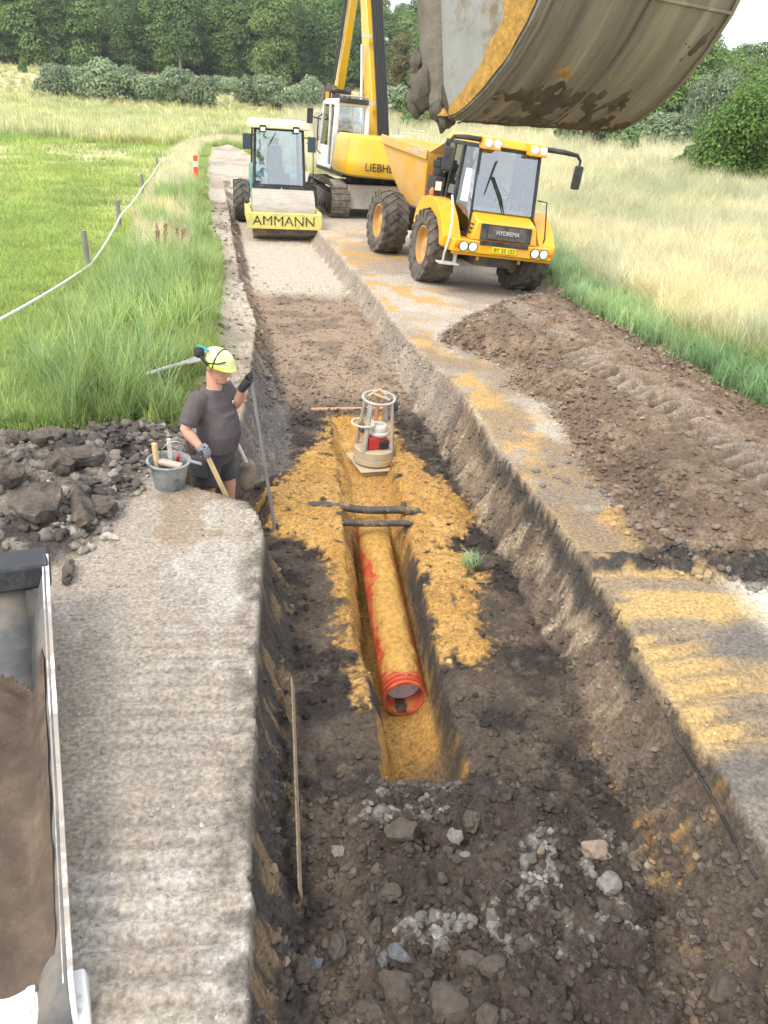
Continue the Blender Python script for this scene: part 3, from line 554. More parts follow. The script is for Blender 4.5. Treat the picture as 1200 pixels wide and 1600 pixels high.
    fs.append(tuple(len(vs)-4+j for j in range(4))); b = mb(); b.add(vs, fs)
    b.hexa([(-.98, 1.17, 2.24), (.98, 1.17, 2.24), (.98, 1.25, 2.24), (-.98, 1.25, 2.24), (-.62, .98, 2.56), (.62, .98, 2.56), (.62, 1.05, 2.56), (-.62, 1.05, 2.56)])
    sk = b.build('skip', 'skip_paint', d, bevel=.012)
    b = mb()
    for sx in (-1, 1): b.hexa([(sx*1.003, 1.18, 2.10), (sx*1.003, 4.1, 2.22), (sx*1.045, 4.1, 2.22), (sx*1.045, 1.16, 2.10), (sx*1.003, 1.18, 2.28), (sx*1.003, 4.1, 2.40), (sx*1.045, 4.1, 2.40), (sx*1.045, 1.16, 2.28)])
    b.build('rim_band', 'skip_paint', sk, bevel=.01)
    w = word_obj('maker_name', 'HYDREMA', .13, 'letter_grey', sk, A @ Vector((-1.05, 1.8, 2.21)), (R(90), R(-2.2), R(-90)+.06), .003, 1.6)
    return d
build_dumper()

# ------------------------------------------------------------------ crawler excavator, tail towards the viewer
def build_excavator():
    cx, cy = 2.36, 25.75; z0 = gz(cx, cy-1); e = empty('crawler_excavator', (cx, cy, z0), rz=.16)
    tag(e, 'yellow crawler excavator with white cab, raised boom and folded stick, tail towards the pit', 'excavator')
    for sx in (-1, 1):              # tracks: the belt as a loop of shoes, rollers and frame inside
        prof = []; L, r = 1.55, .42
        for a in np.linspace(math.pi/2, 3*math.pi/2, 9): prof.append((-L+r*math.cos(a), .44+r*math.sin(a)))
        for a in np.linspace(-math.pi/2, math.pi/2, 9): prof.append((L+r*math.cos(a), .44+r*math.sin(a)))
        b = MB(); P = prof+[prof[0]]; seg = []
        for k in range(len(P)-1):
            p, q = Vector((0, *P[k])), Vector((0, *P[k+1])); n = max(1, round((q-p).length/.19)); seg += [p+(q-p)*j/n for j in range(n)]
        N = len(seg)
        for k in range(N):
            p, q = seg[k], seg[(k+1) % N]; c = (p+q)/2; t = (q-p).normalized(); nn = Vector((0, t.z, -t.y)); h = .085
            if nn.dot(c-Vector((0, max(-L, min(L, c.y)), .44))) < 0: nn = -nn
            b.hexa([Vector((sx*1.2+u*.27, 0, 0))+c+t*v*h+nn*w for w in (-.02, .02) for u, v in ((-1, -1), (1, -1), (1, 1), (-1, 1))])
            b.hexa([Vector((sx*1.2+u*.27, 0, 0))+c+t*v*.014+nn*w for w in (.02, .055) for u, v in ((-1, -1), (1, -1), (1, 1), (-1, 1))])
        tk = b.build('track', 'track_steel', e)
        b = MB(); b.box(sx*1.2-.17, sx*1.2+.17, -1.35, 1.35, .28, .62)
        for yy in (-L, L): b.cyl((sx*1.2-.2, yy, .44), (sx*1.2+.2, yy, .44), .33, n=20)
        for k in range(7): b.cyl((sx*1.2-.2, -1.2+k*.4, .2), (sx*1.2+.2, -1.2+k*.4, .2), .1, n=10)
        b.build('track_frame', 'dark_metal', tk)
        MB().hexa([(sx*1.2-.2, -1.75, .84), (sx*1.2+.2, -1.75, .84), (sx*1.2+.2, -1.2, .95), (sx*1.2-.2, -1.2, .95), (sx*1.2-.2, -1.75, .9), (sx*1.2+.2, -1.75, .9), (sx*1.2+.2, -1.2, 1.0), (sx*1.2-.2, -1.2, 1.0)]).build('track_guard', 'grey_metal', tk)
    b = MB(); b.box(-.95, .95, -.9, .9, .45, .85); b.lathe([(.62, .84), (.62, 1.05)], n=28, cap=True); b.build('undercarriage', 'dark_metal', e, bevel=.02)
    b = MB(); b.hexa([(-.98, -1.9, .28), (.98, -1.9, .28), (.98, -1.7, .28), (-.98, -1.7, .28), (-.98, -1.84, .92), (.98, -1.84, .92), (.98, -1.66, .92), (-.98, -1.66, .92)]); b.box(-.6, -.4, -1.7, -.8, .5, .7); b.box(.4, .6, -1.7, -.8, .5, .7); b.build('dozer_blade', 'grey_metal', e, bevel=.015)
    U = Matrix.Rotation(.05, 4, 'Z') @ Matrix.Rotation(.035, 4, 'Y')
    def mb(): q = MB(); q.T = U; return q
    b = mb(); b.box(-1.25, 1.25, -1.6, 1.5, 1.05, 1.24); b.build('slew_deck', 'black_paint', e, bevel=.01)
    # rounded counterweight in stacked sections
    b = mb(); secs = []
    for z, s, dy in ((1.14, .90, .20), (1.20, .97, .06), (1.38, 1.0, 0), (1.56, .99, .0), (1.66, .975, .03), (1.95, .955, .06), (2.12, .93, .1), (2.20, .88, .2)):
        row = [(-1.40*s, -1.0, z)]
        for t in np.linspace(-1, 1, 13): row.append((1.40*s*math.sin(t*math.pi/2)*1.0, -2.05+dy-.62*s*max(0, math.cos(t*math.pi/2))**.6, z))
        row.append((1.40*s, -1.0, z)); secs.append(row)
    n = len(secs[0]); vs = [p for r_ in secs for p in r_]; fs = [tuple(range(n))[::-1], tuple(range(len(vs)-n, len(vs)))]
    for k in range(len(secs)-1): fs += [(k*n+j, k*n+(j+1) % n, (k+1)*n+(j+1) % n, (k+1)*n+j) for j in range(n)]
    b.add(vs, fs); cw = b.build('counterweight', 'digger_paint', e, smooth=30)
    word_obj('maker_name', 'LIEBHERR', .30, 'letter_black', cw, U @ Vector((-.34, -2.675, 1.42)), (R(90), .035, .05), .006, .92)
    for zz in (1.56, 1.82):
        l = mb(); l.T = U @ Matrix.Translation((-1.0, -2.37 if zz > 1.7 else -2.41, zz-.06)) @ Matrix.Rotation(-.6, 4, 'Z'); l.lathe([(.07, .05), (.07, -.02), (.001, -.03)], n=16, axis='y'); l.build('tail_lamp', 'red_lens', cw)
        b = mb(); b.hexa([(-1.2, -1.6, 1.24), (1.22, -1.6, 1.24), (1.22, .6, 1.24), (.2, .6, 1.24), (-1.17, -1.6, 2.12), (1.15, -1.6, 2.12), (1.15, .4, 2.0), (.2, .4, 2.0)]); b.build('engine_hood', 'digger_paint', e, bevel=.03)
    # cab on the left
    x0, x1, y0, y1, zb, zt = -1.28, -.28, -.55, 1.15, 1.22, 2.92
    lo = [Vector(p) for p in ((x0, y0, zb), (x1, y0, zb), (x1, y1, zb), (x0, y1, zb))]; hi = [Vector(p) for p in ((x0+.05, y0, zt), (x1-.05, y0, zt), (x1-.05, y1-.25, zt), (x0+.05, y1-.25, zt))]
    b = mb()
    for i in range(4): bar(b, lo[i], hi[i], .13 if i < 2 else .08); bar(b, hi[i], hi[(i+1) % 4], .1); bar(b, lo[i], lo[(i+1) % 4], .1)
    b.hexa([lo[0]+Vector((.05, .03, 0)), lo[1]+Vector((-.05, .03, 0)), lo[1]+Vector((-.05, .08, 0)), lo[0]+Vector((.05, .08, 0)), lo[0]+Vector((.05, .03, .95)), lo[1]+Vector((-.05, .03, .95)), lo[1]+Vector((-.05, .08, .95)), lo[0]+Vector((.05, .08, .95))])
    b.build('cab_frame', 'cab_white', e, bevel=.02)
    b = mb(); b.box(x0-.01, x0+.04, y0+.55, y0+.64, zb, zt); b.box(x0-.012, x0+.04, y0+.6, y1-.1, zb+.05, zb+.55); b.build('door', 'cab_white', e, bevel=.01)
    def gq(nm, pts): o = glass_quad(nm, [U @ Vector(p) for p in pts], e)
    gq('rear_window', [(x0+.08, y0, zb+.95), (x1-.08, y0, zb+.95), (x1-.08, y0, zt-.06), (x0+.08, y0, zt-.06)])
    gq('side_window', [(x0+.02, y0+.1, zb+.1), (x0+.02, y0+.55, zb+.1), (x0+.04, y0+.55, zt-.1), (x0+.04, y0+.1, zt-.1)])
    gq('door_glass', [(x0+.02, y0+.65, zb+.56), (x0+.02, y1-.1, zb+.56), (x0+.05, y1-.3, zt-.1), (x0+.05, y0+.65, zt-.1)])
    gq('windscreen', [(x0+.08, y1, zb+.1), (x1-.08, y1, zb+.1), (x1-.1, y1-.25, zt-.08), (x0+.1, y1-.25, zt-.08)])
    mb().hexa([(x0, y0-.08, zt), (x1, y0-.08, zt), (x1, y1-.1, zt), (x0, y1-.1, zt), (x0+.1, y0, zt+.13), (x1-.1, y0, zt+.13), (x1-.1, y1-.3, zt+.11), (x0+.1, y1-.3, zt+.11)]).build('cab_roof', 'cab_white', e, bevel=.03)
    mb().box(x0+.08, x1-.05, y0-.16, y0-.06, zt+.02, zt+.16).build('roof_rack', 'black_paint', e, bevel=.02)
    b = mb()
    for xx in np.linspace(x0+.15, x1-.1, 6): b.tube([(xx, y0-.1, zt+.14), (xx, y0-.1, zt+.22)], .02, n=5)
    b.tube([(x0+.1, y0-.1, zt+.21), (x1-.05, y0-.1, zt+.21)], .02, n=6); b.build('roof_rail', 'grey_metal', e)
    s = seat(e, U @ Vector((-.78, .15, 1.75)), 'seat_fabric', face=1)
    b = mb(); b.tube([(x0-.02, y1-.3, 1.5), (x0-.12, y1-.2, 1.6), (x0-.12, y1-.2, 2.5), (x0-.02, y1-.3, 2.6)], .02, n=6); b.tube([(x0, y1-.1, 2.45), (x0-.3, y1, 2.5)], .02, n=6); b.box(x0-.42, x0-.24, y1-.02, y1+.04, 2.3, 2.72); b.build('mirror', 'black_paint', e)
    b = mb(); b.tube([(1.1, -1.7, 2.2), (1.1, -1.7, 2.42), (1.1, -.6, 2.42), (1.1, -.6, 2.2)], .02, n=6); b.tube([(.3, -1.9, 2.2), (.3, -1.9, 2.35), (.9, -1.9, 2.35), (.9, -1.9, 2.2)], .018, n=6); b.build('guard_rail', 'rail_pale', e)
    # boom, stick and attachment in the machine's middle plane
    bx = .42
    def plate(poly, w, nm, m, par=None, x=bx): return mb().prism(poly, x-w/2, x+w/2, 'x').build(nm, m, par or e, bevel=.02)
    LT = U @ Matrix.Translation((bx-.36, 0, 3.3)) @ Matrix.Rotation(.075, 4, 'Y') @ Matrix.Translation((-(bx-.36), 0, -3.3))
    def lplate(poly, w, nm, m, x): q = MB(); q.T = LT; return q.prism(poly, x-w/2, x+w/2, 'x').build(nm, m, e, bevel=.02)
    bm_ = plate([(.3, 1.5), (.7, 1.35), (1.5, 2.7), (2.3, 4.3), (3.1, 6.2), (3.75, 7.9), (3.5, 8.1), (2.9, 6.9), (1.9, 5.0), (1.0, 3.2)], .32, 'boom', 'digger_paint')
    b = mb()
    for dx in (-.27, .27): b.tube([(bx+dx*1.3, .9, 1.75), (bx+dx*1.25, 1.45, 3.1)], .085, n=12)
    for dx in (-.27, .27): b.tube([(bx+dx*1.25, 1.45, 3.1), (bx+dx*1.1, 1.95, 4.6)], .05, n=10)
    b.build('lift_cylinder', 'chrome', e)
    b = mb()
    for k in range(7): x = bx-.08+k*.055; b.tube([(x, .15, 1.9), (x, .62, 3.0), (x, 1.55, 4.9), (x, 2.6, 6.95), (x, 3.3, 8.2)], .026, n=6)
    b.build('hydraulic_hose', 'letter_black', bm_)
    for (yy, zz) in ((.72, 3.02), (1.62, 4.82), (2.5, 6.6)): mb().box(bx-.42, bx+.42, yy-.04, yy+.04, zz-.04, zz+.04).build('hose_clamp', 'rail_pale', bm_)
    st = lplate([(3.3, 8.5), (4.05, 8.2), (4.3, 7.6), (4.35, 3.5), (4.1, 3.2), (3.9, 3.5), (3.5, 7.0)], .24, 'stick', 'digger_paint', x=bx-.36)
    _q = MB(); _q.T = LT; _q.tube([(bx-.3, 2.7, 7.5), (bx-.3, 3.6, 8.75)], .10, n=12).tube([(bx-.3, 4.52, 7.7), (bx-.3, 4.52, 5.6)], .085, n=12).tube([(bx-.3, 4.52, 5.6), (bx-.3, 4.5, 4.3)], .045, n=10).build('stick_cylinder', 'chrome', e)
    b = MB(); b.T = LT
    for k in range(4): x = bx-.50; b.tube([(x, 3.4+k*.05, 8.3), (x-.05, 3.75+k*.08, 6.5), (x-.07, 3.85+k*.06, 4.6), (x-.16, 3.7+k*.09, 3.6)], .024, n=6)
    b.build('hydraulic_hose', 'letter_black', st)
    b = mb(); b.cyl((bx-.62, 4.1, 3.35), (bx+.05, 4.1, 3.35), .12, n=14); b.box(bx-.55, bx-.05, 3.75, 4.35, 2.85, 3.25); b.cyl((bx-.3, 4.05, 2.85), (bx-.3, 4.05, 2.55), .33, n=18); b.tube([(bx-.75, 3.95, 3.5), (bx-.78, 4.0, 2.8)], .07, n=8); b.tube([(bx-.95, 3.9, 3.25), (bx-.5, 3.9, 3.35)], .06, n=8); b.box(bx-1.0, bx-.72, 3.75, 4.05, 2.95, 3.4); b.build('tiltrotator', 'dark_metal', e, bevel=.015)
    mb().box(bx-.92, bx-.80, 3.70, 3.74, 3.0, 3.25).build('tiltrotator_cover', 'digger_paint', e, bevel=.01); mb().box(bx-.02, bx+.10, 3.75, 4.1, 2.8, 3.2).build('tiltrotator_cover', 'digger_paint', e, bevel=.01)
    b = mb(); pr = [(-.1, 2.65), (.55, 2.62), (.78, 2.4), (.85, 2.1), (.7, 1.85), (.35, 1.75), (0, 1.85), (-.35, 1.95)]; b.prism([(3.75+p[0], p[1]) for p in pr], bx-1.1, bx+.45, 'x'); b.build('bucket', 'grey_metal', e, bevel=.02)
    return e
build_excavator()

# ------------------------------------------------------------------ soil roller (drum towards the viewer)
def build_roller():
    x, y = -.17, 21.95; z0 = gz(x, y); r = empty('soil_roller', (x, y, z0), rz=.09)
    tag(r, 'compact soil roller with dusty smooth drum, yellow drum frame and glazed teal cab', 'roller')
    D = 1.22
    b = MB().at((0, 0, D/2-.01)); b.lathe([(.001, -.80), (.45, -.80), (.56, -.78), (D/2, -.80), (D/2, .80), (.56, .78), (.45, .80), (.001, .80)], n=64, axis='x'); b.build('drum', 'drum_steel', r, smooth=30)
    b = MB(); b.box(-.96, .96, -.80, -.66, .33, .72); b.box(-.96, -.84, -.67, 1.0, .42, .74); b.box(.84, .96, -.67, 1.0, .42, .74); b.box(-.96, .96, .78, 1.0, .42, .74); fr = b.build('drum_frame', 'roller_paint', r, bevel=.015)
    word_obj('maker_name', 'AMMANN', .33, 'letter_worn', fr, (-.02, -.804, .52), (R(90), 0, 0), .003, 1.1)
    b = MB(); b.box(-.82, .82, -.70, -.645, .20, .33); b.build('scraper', 'dark_metal', r)
    b = MB(); b.box(-.35, .35, .95, 1.6, .45, .95); b.cyl((0, 1.25, .4), (0, 1.25, 1.0), .14, n=14); b.build('articulation_joint', 'dark_metal', r, bevel=.02)
    # rear body
    b = MB(); b.hexa([(-.62, 1.35, .55), (.62, 1.35, .55), (.72, 3.9, .6), (-.72, 3.9, .6), (-.62, 1.5, 1.05), (.62, 1.5, 1.05), (.7, 3.8, 1.5), (-.7, 3.8, 1.5)]); b.box(-.78, .78, 1.1, 1.5, .82, .98); b.build('rear_body', 'teal_paint', r, bevel=.03)
    ty = tyre_mesh(1.2, .44, 16, 'tyre'); 
    for sx in (-1, 1): 
        w = wheel(r, (sx*.98, 2.75, .60), ty, rim_mesh(1.2, .44, sx, 'wheel')); w.data.materials[0] = MATS['roller_paint']
    x0, x1, y0, y1, zb, zt = -.68, .68, 1.05, 2.65, 1.08, 2.58
    lo = [Vector(p) for p in ((x0, y0-.05, zb+.12), (x1, y0-.05, zb+.12), (x1, y1, zb), (x0, y1, zb))]; hi = [Vector(p) for p in ((x0+.05, y0+.08, zt), (x1-.05, y0+.08, zt), (x1-.05, y1, zt), (x0+.05, y1, zt))]
    b = MB()
    for i in range(4): bar(b, lo[i], hi[i], .065); bar(b, hi[i], hi[(i+1) % 4], .06); bar(b, lo[i], lo[(i+1) % 4], .08)
    b.hexa([(x0, y0-.12, zb-.06), (x1, y0-.12, zb-.06), (x1, y1, zb-.06), (x0, y1, zb-.06), (x0, y0-.1, zb+.12), (x1, y0-.1, zb+.12), (x1, y1, zb+.05), (x0, y1, zb+.05)]); b.build('cab_frame', 'black_paint', r, bevel=.01)
    for xa in (x0-.06, x1-.02): MB().box(xa, xa+.08, y0+.45, y1+.1, .75, 1.65).build('cab_panel', 'teal_paint', r, bevel=.02)
    glass_quad('windscreen', [lo[0], lo[1], hi[1], hi[0]], r); glass_quad('side_window', [lo[3], lo[0], hi[0], hi[3]], r); glass_quad('side_window', [lo[1], lo[2], hi[2], hi[1]], r); glass_quad('rear_window', [lo[2]+Vector((0, 0, .3)), lo[3]+Vector((0, 0, .3)), hi[3], hi[2]], r)
    b = MB(); b.hexa([(x0-.13, y0-.12, zt+.02), (x1+.13, y0-.12, zt+.02), (x1+.13, y1+.12, zt+.02), (x0-.13, y1+.12, zt+.02), (x0-.1, y0-.05, zt+.2), (x1+.1, y0-.05, zt+.2), (x1+.06, y1+.05, zt+.22), (x0-.06, y1+.05, zt+.22)]); b.build('roof', 'roof_cream', r, bevel=.04)
    for sx in (-1, 1):
        l = MB().box(sx*.44-.085, sx*.44+.085, y0-.18, y0-.06, zt-.06, zt+.1).build('work_lamp', 'black_paint', r, bevel=.01); MB().box(sx*.44-.06, sx*.44+.06, y0-.186, y0-.178, zt-.04, zt+.05).build('lens', 'lamp_glass', l)
        m_ = MB().tube([(sx*.68, y0, 2.42), (sx*.80, y0-.1, 2.42)], .016, n=6).build('mirror_arm', 'black_paint', r); MB().box(sx*.86-.11, sx*.86+.11, y0-.14, y0-.08, 2.08, 2.46).build('mirror', 'seat_fabric', m_, bevel=.02)
    seat(r, (-.05, 1.95, 1.52)); MB().box(-.3, .3, 1.2, 1.4, 1.15, 1.5).build('console', 'letter_black', r, bevel=.04)
    MB().at((0, 1.5, 1.68), (R(35), 0, 0)).tube([(.19*math.cos(a), .19*math.sin(a), 0) for a in np.linspace(0, 2*math.pi, 18, endpoint=False)], .016, n=8, closed=True).build('steering_wheel', 'letter_black', r)
    MB().tube([(.72, y0-.1, 2.3), (.90, y0-.1, 2.3), (.92, y0-.1, 1.1), (.80, y0-.1, 1.1)], .015, n=6).build('handrail', 'black_paint', r)
    MB().tube([(-.1, y0-.08, 2.5), (-.28, y0-.12, 2.2)], .01, n=5).build('wiper', 'letter_black', r)
    MB().cyl((.05, y0-.13, 1.0), (.05, y0-.13, 1.16), .035, .012, n=10).build('front_lamp', 'lamp_glass', r)
    return r
build_roller()

# ------------------------------------------------------------------ the two digging buckets
mat('bucket_steel', (.31, .275, .205), rough=.42, metal=.35, var=.35, scale=1.2, dirt=(.125, .10, .075), damt=.40, dscale=.9, dsoft=.16, stretch=(7, .7, .7), bump=.002, bscale=30)
mat('bucket_side', (.30, .295, .285), rough=.5, metal=.2, var=.18, scale=4, dirt=(.19, .145, .095), damt=.42, dscale=5, dsoft=.06, bump=.003, bscale=20)
mat('worn_white', (.72, .72, .70), rough=.35, metal=.15, var=.15, scale=5, dirt=(.28, .22, .16), damt=.33, dscale=5, dsoft=.05)
mat('caked_mud', (.085, .066, .050), rough=.95, var=.4, scale=8, bump=.02, bscale=14, spec=.2)
mat('clay_mud', (.19, .165, .135), rough=.95, var=.25, scale=9, bump=.012, bscale=18, spec=.2)
mat('sand_caked', (.46, .265, .075), rough=.95, var=.35, scale=26, bump=.014, bscale=45, spec=.1)
def patch(axisf, us, vs_, inside, th, name, m, parent, seed=0):
    """lumpy crust on a surface: axisf(u,v)->(point, normal); kept where inside(u,v)>0, thickness fades to the rim"""
    b = MB(); P = []; nu, nv = len(us), len(vs_); keep = np.zeros((nu, nv)); vs = []
    for i, u in enumerate(us):
        for j, v in enumerate(vs_):
            p, n = axisf(u, v); w = inside(u, v); k = max(0, min(1, w*4)); keep[i, j] = w
            h = th*k*(.45+1.1*(mnoise.noise((p*9)+Vector((seed, 0, 0)))*.5+.5)); vs.append(p+n*(h-.004))
    fs = [(i*nv+j, (i+1)*nv+j, (i+1)*nv+j+1, i*nv+j+1) for i in range(nu-1) for j in range(nv-1) if max(keep[i, j], keep[i+1, j], keep[i, j+1], keep[i+1, j+1]) > 0]
    b.add(vs, fs); return b.build(name, m, parent, smooth=70)
def clod_mesh(seed, n=2, squash=.7, rough=.35, angular=0.0):
    bm = bmesh.new(); bmesh.ops.create_icosphere(bm, subdivisions=n, radius=1)
    o = Vector((seed*3.1, seed*1.7, 0))
    for v in bm.verts:
        c = v.co.normalized(); k = 1+rough*mnoise.noise(c*1.6+o)+rough*.5*mnoise.noise(c*4+o)
        if angular:
            for q in range(7):
                h = Vector((math.sin(q*2.4+seed), math.cos(q*1.9+seed*2), math.sin(q*3.3+seed*.7))).normalized(); dd = c.dot(h)*k
                if dd > 1-angular: k *= (1-angular)/dd
        v.co = Vector((c.x, c.y*(.8+.2*math.sin(seed)), c.z*squash))*k
    me = bpy.data.meshes.new('clod'); bm.to_mesh(me); bm.free(); me.polygons.foreach_set('use_smooth', np.ones(len(me.polygons), dtype=bool)); 
    if angular: me.set_sharp_from_angle(angle=R(28))
    return me
mat('bucket_mud', (.115, .09, .064), rough=.95, var=.4, scale=8, bump=.012, bscale=18, spec=.2)
def build_hanging_bucket():
    W = 1.22; phi = R(28); k = 1.14
    t = empty('digging_bucket', (.745, 4.04, 2.965), rz=phi); tag(t, 'wide scraped steel excavator bucket hanging above the pit, sand caked on its side', 'excavator bucket')
    pr = [(0, 0), (-.05, .004), (-.14, .04), (-.27, .11), (-.40, .205), (-.51, .32), (-.60, .45), (-.665, .60), (-.70, .78), (-.69, .96), (-.60, 1.12), (-.42, 1.22), (-.10, 1.25)]
    pr = [(a*k*.82, b*k) for a, b in pr]; mouth = [(.30*k, 1.2*k), (.06*k, .12*k)]
    b = MB(); b.grid([[(x, p[0], p[1]) for p in pr] for x in np.linspace(.015, W-.015, 9)]); sh = b.build('belly', 'bucket_steel', t, solid=.022, smooth=50)
    poly = pr+mouth
    for x0 in (0, W-.03):
        sp = MB().prism([(p[0]*1.008, p[1]*1.006-.004) for p in poly], x0, x0+.03, 'x').build('side_plate', 'bucket_side' if x0 == 0 else 'bucket_steel', t, bevel=.004)
    b = MB(); b.hexa([(-.01, -.03, -.012), (W+.01, -.03, -.012), (W+.01, .10*k, .13), (-.01, .10*k, .13), (-.01, -.02, .02), (W+.01, -.02, .02), (W+.01, .06*k, .16), (-.01, .06*k, .16)]); b.build('cutting_edge', 'caked_mud', t, bevel=.01)
    for x0 in (-.015, W-.055):
        MB().prism([(.03, .06), (.14, .02), (.25, .25), (.50, 1.25), (.30, 1.28)], x0, x0+.07, 'x').build('side_cutter', 'clay_mud', t, bevel=.025)
    MB().box(.05, W-.05, -.45, .30, 1.38, 1.44).build('top_plate', 'bucket_steel', t)
    for xx in (.55, .90): MB().prism([(-.45, 1.42), (.1, 1.42), (.05, 1.75), (-.25, 1.8)], xx-.02, xx+.02, 'x').build('lug', 'bucket_steel', t, bevel=.01)
    MB().cyl((.45, -.1, 1.66), (1.0, -.1, 1.66), .05, n=14).build('pin', 'grey_metal', t)
    for xx in (.04, W*.5, W-.04): MB().tube([(xx, q[0]*1.015-.006, q[1]-.008) for q in pr[1:11]], .009, n=6).build('weld_seam', 'bucket_steel', t)
    MB().tube([(.03, pr[6][0]*1.015-.008, pr[6][1]), (W-.03, pr[6][0]*1.015-.008, pr[6][1])], .008, n=6).build('wear_plate_seam', 'bucket_steel', t)
    # sand crust on the outer side plate, mud crust on the belly, clods hanging off the lip
    import bisect
    zz = [p[1] for p in pr[:9]]; ss = [p[0] for p in pr[:9]]
    def fs(u, v):                   # u = height, v = distance inwards from the belly line
        return Vector((-.003, float(np.interp(u, zz, ss))*1.0+v, u+.004)), Vector((-1, 0, 0))
    patch(fs, np.linspace(.0, .9, 60), np.linspace(.004, .30, 26), lambda u, v: .40-abs(v-.02)/ (.13+.12*min(1, u*1.2)+.09*mnoise.noise(Vector((u*7, v*2, 1))))*.40, .010, 'sand_crust', 'sand_caked', t)
    def fm(u, v):
        i = min(int(v*5.999), 5); f = v*6-i; a, c = Vector((0, *pr[i])), Vector((0, *pr[i+1])); p = a.lerp(c, f); n = Vector((0, c.z-a.z, -(c.y-a.y))).normalized(); n = n if n.z < 0 or n.y < 0 else -n
        return Vector((u, p.y, p.z))+n*.012, n
    patch(fm, np.linspace(.05, W-.05, 150), np.linspace(0, .95, 70), lambda u, v: .34-v*.80+.42*mnoise.noise(Vector((u*3.2, v*5, 7)))+.38*mnoise.noise(Vector((u*12, v*9, 3)))+.2*mnoise.noise(Vector((u*30, v*24, 3))), .012, 'mud_crust', 'bucket_mud', t)
    patch(fm, np.linspace(.3, 1.0, 40), np.linspace(.3, .95, 40), lambda u, v: -.34+.55*mnoise.noise(Vector((u*6, v*7, 21)))+.3*mnoise.noise(Vector((u*17, v*16, 5))), .018, 'sand_spot', 'sand_caked', t)
    for i, (x, s, z, r_) in enumerate(((-.01, .20, .12, .085), (.0, .25, .06, .065), (.02, .10, .04, .06), (.10, .15, .02, .075), (-.01, .26, .22, .06), (.03, .06, .0, .05))):
        o = link('mud_clod', clod_mesh(i, 3, .9, .4), 'clay_mud', t); o.location = (x, s, z); o.scale = (r_*.6, r_, r_*1.2)
    # the arm that carries it, rising out of the picture
    a = empty('excavator_arm', (t.location.x, t.location.y, t.location.z), rz=phi); tag(a, 'yellow excavator arm end holding the big bucket above the pit', 'excavator arm')
    MB().prism([(-.3, 1.58), (.12, 1.58), (.1, 2.0), (-.2, 2.1), (-.3, 1.9)], .585, .865, 'x').build('coupler', 'dark_metal', a, bevel=.02)
    MB().hexa([(.57, -.25, 1.95), (.88, -.25, 1.95), (.88, .1, 1.95), (.57, .1, 1.95), (.55, -2.3, 4.2), (.90, -2.3, 4.2), (.90, -1.8, 4.5), (.55, -1.8, 4.5)]).build('stick', 'digger_paint', a, bevel=.02)
    MB().tube([(.72, -.35, 2.1), (.72, -1.3, 3.0), (.72, -2.3, 4.0)], .06, n=12).build('cylinder', 'chrome', a)
build_hanging_bucket()

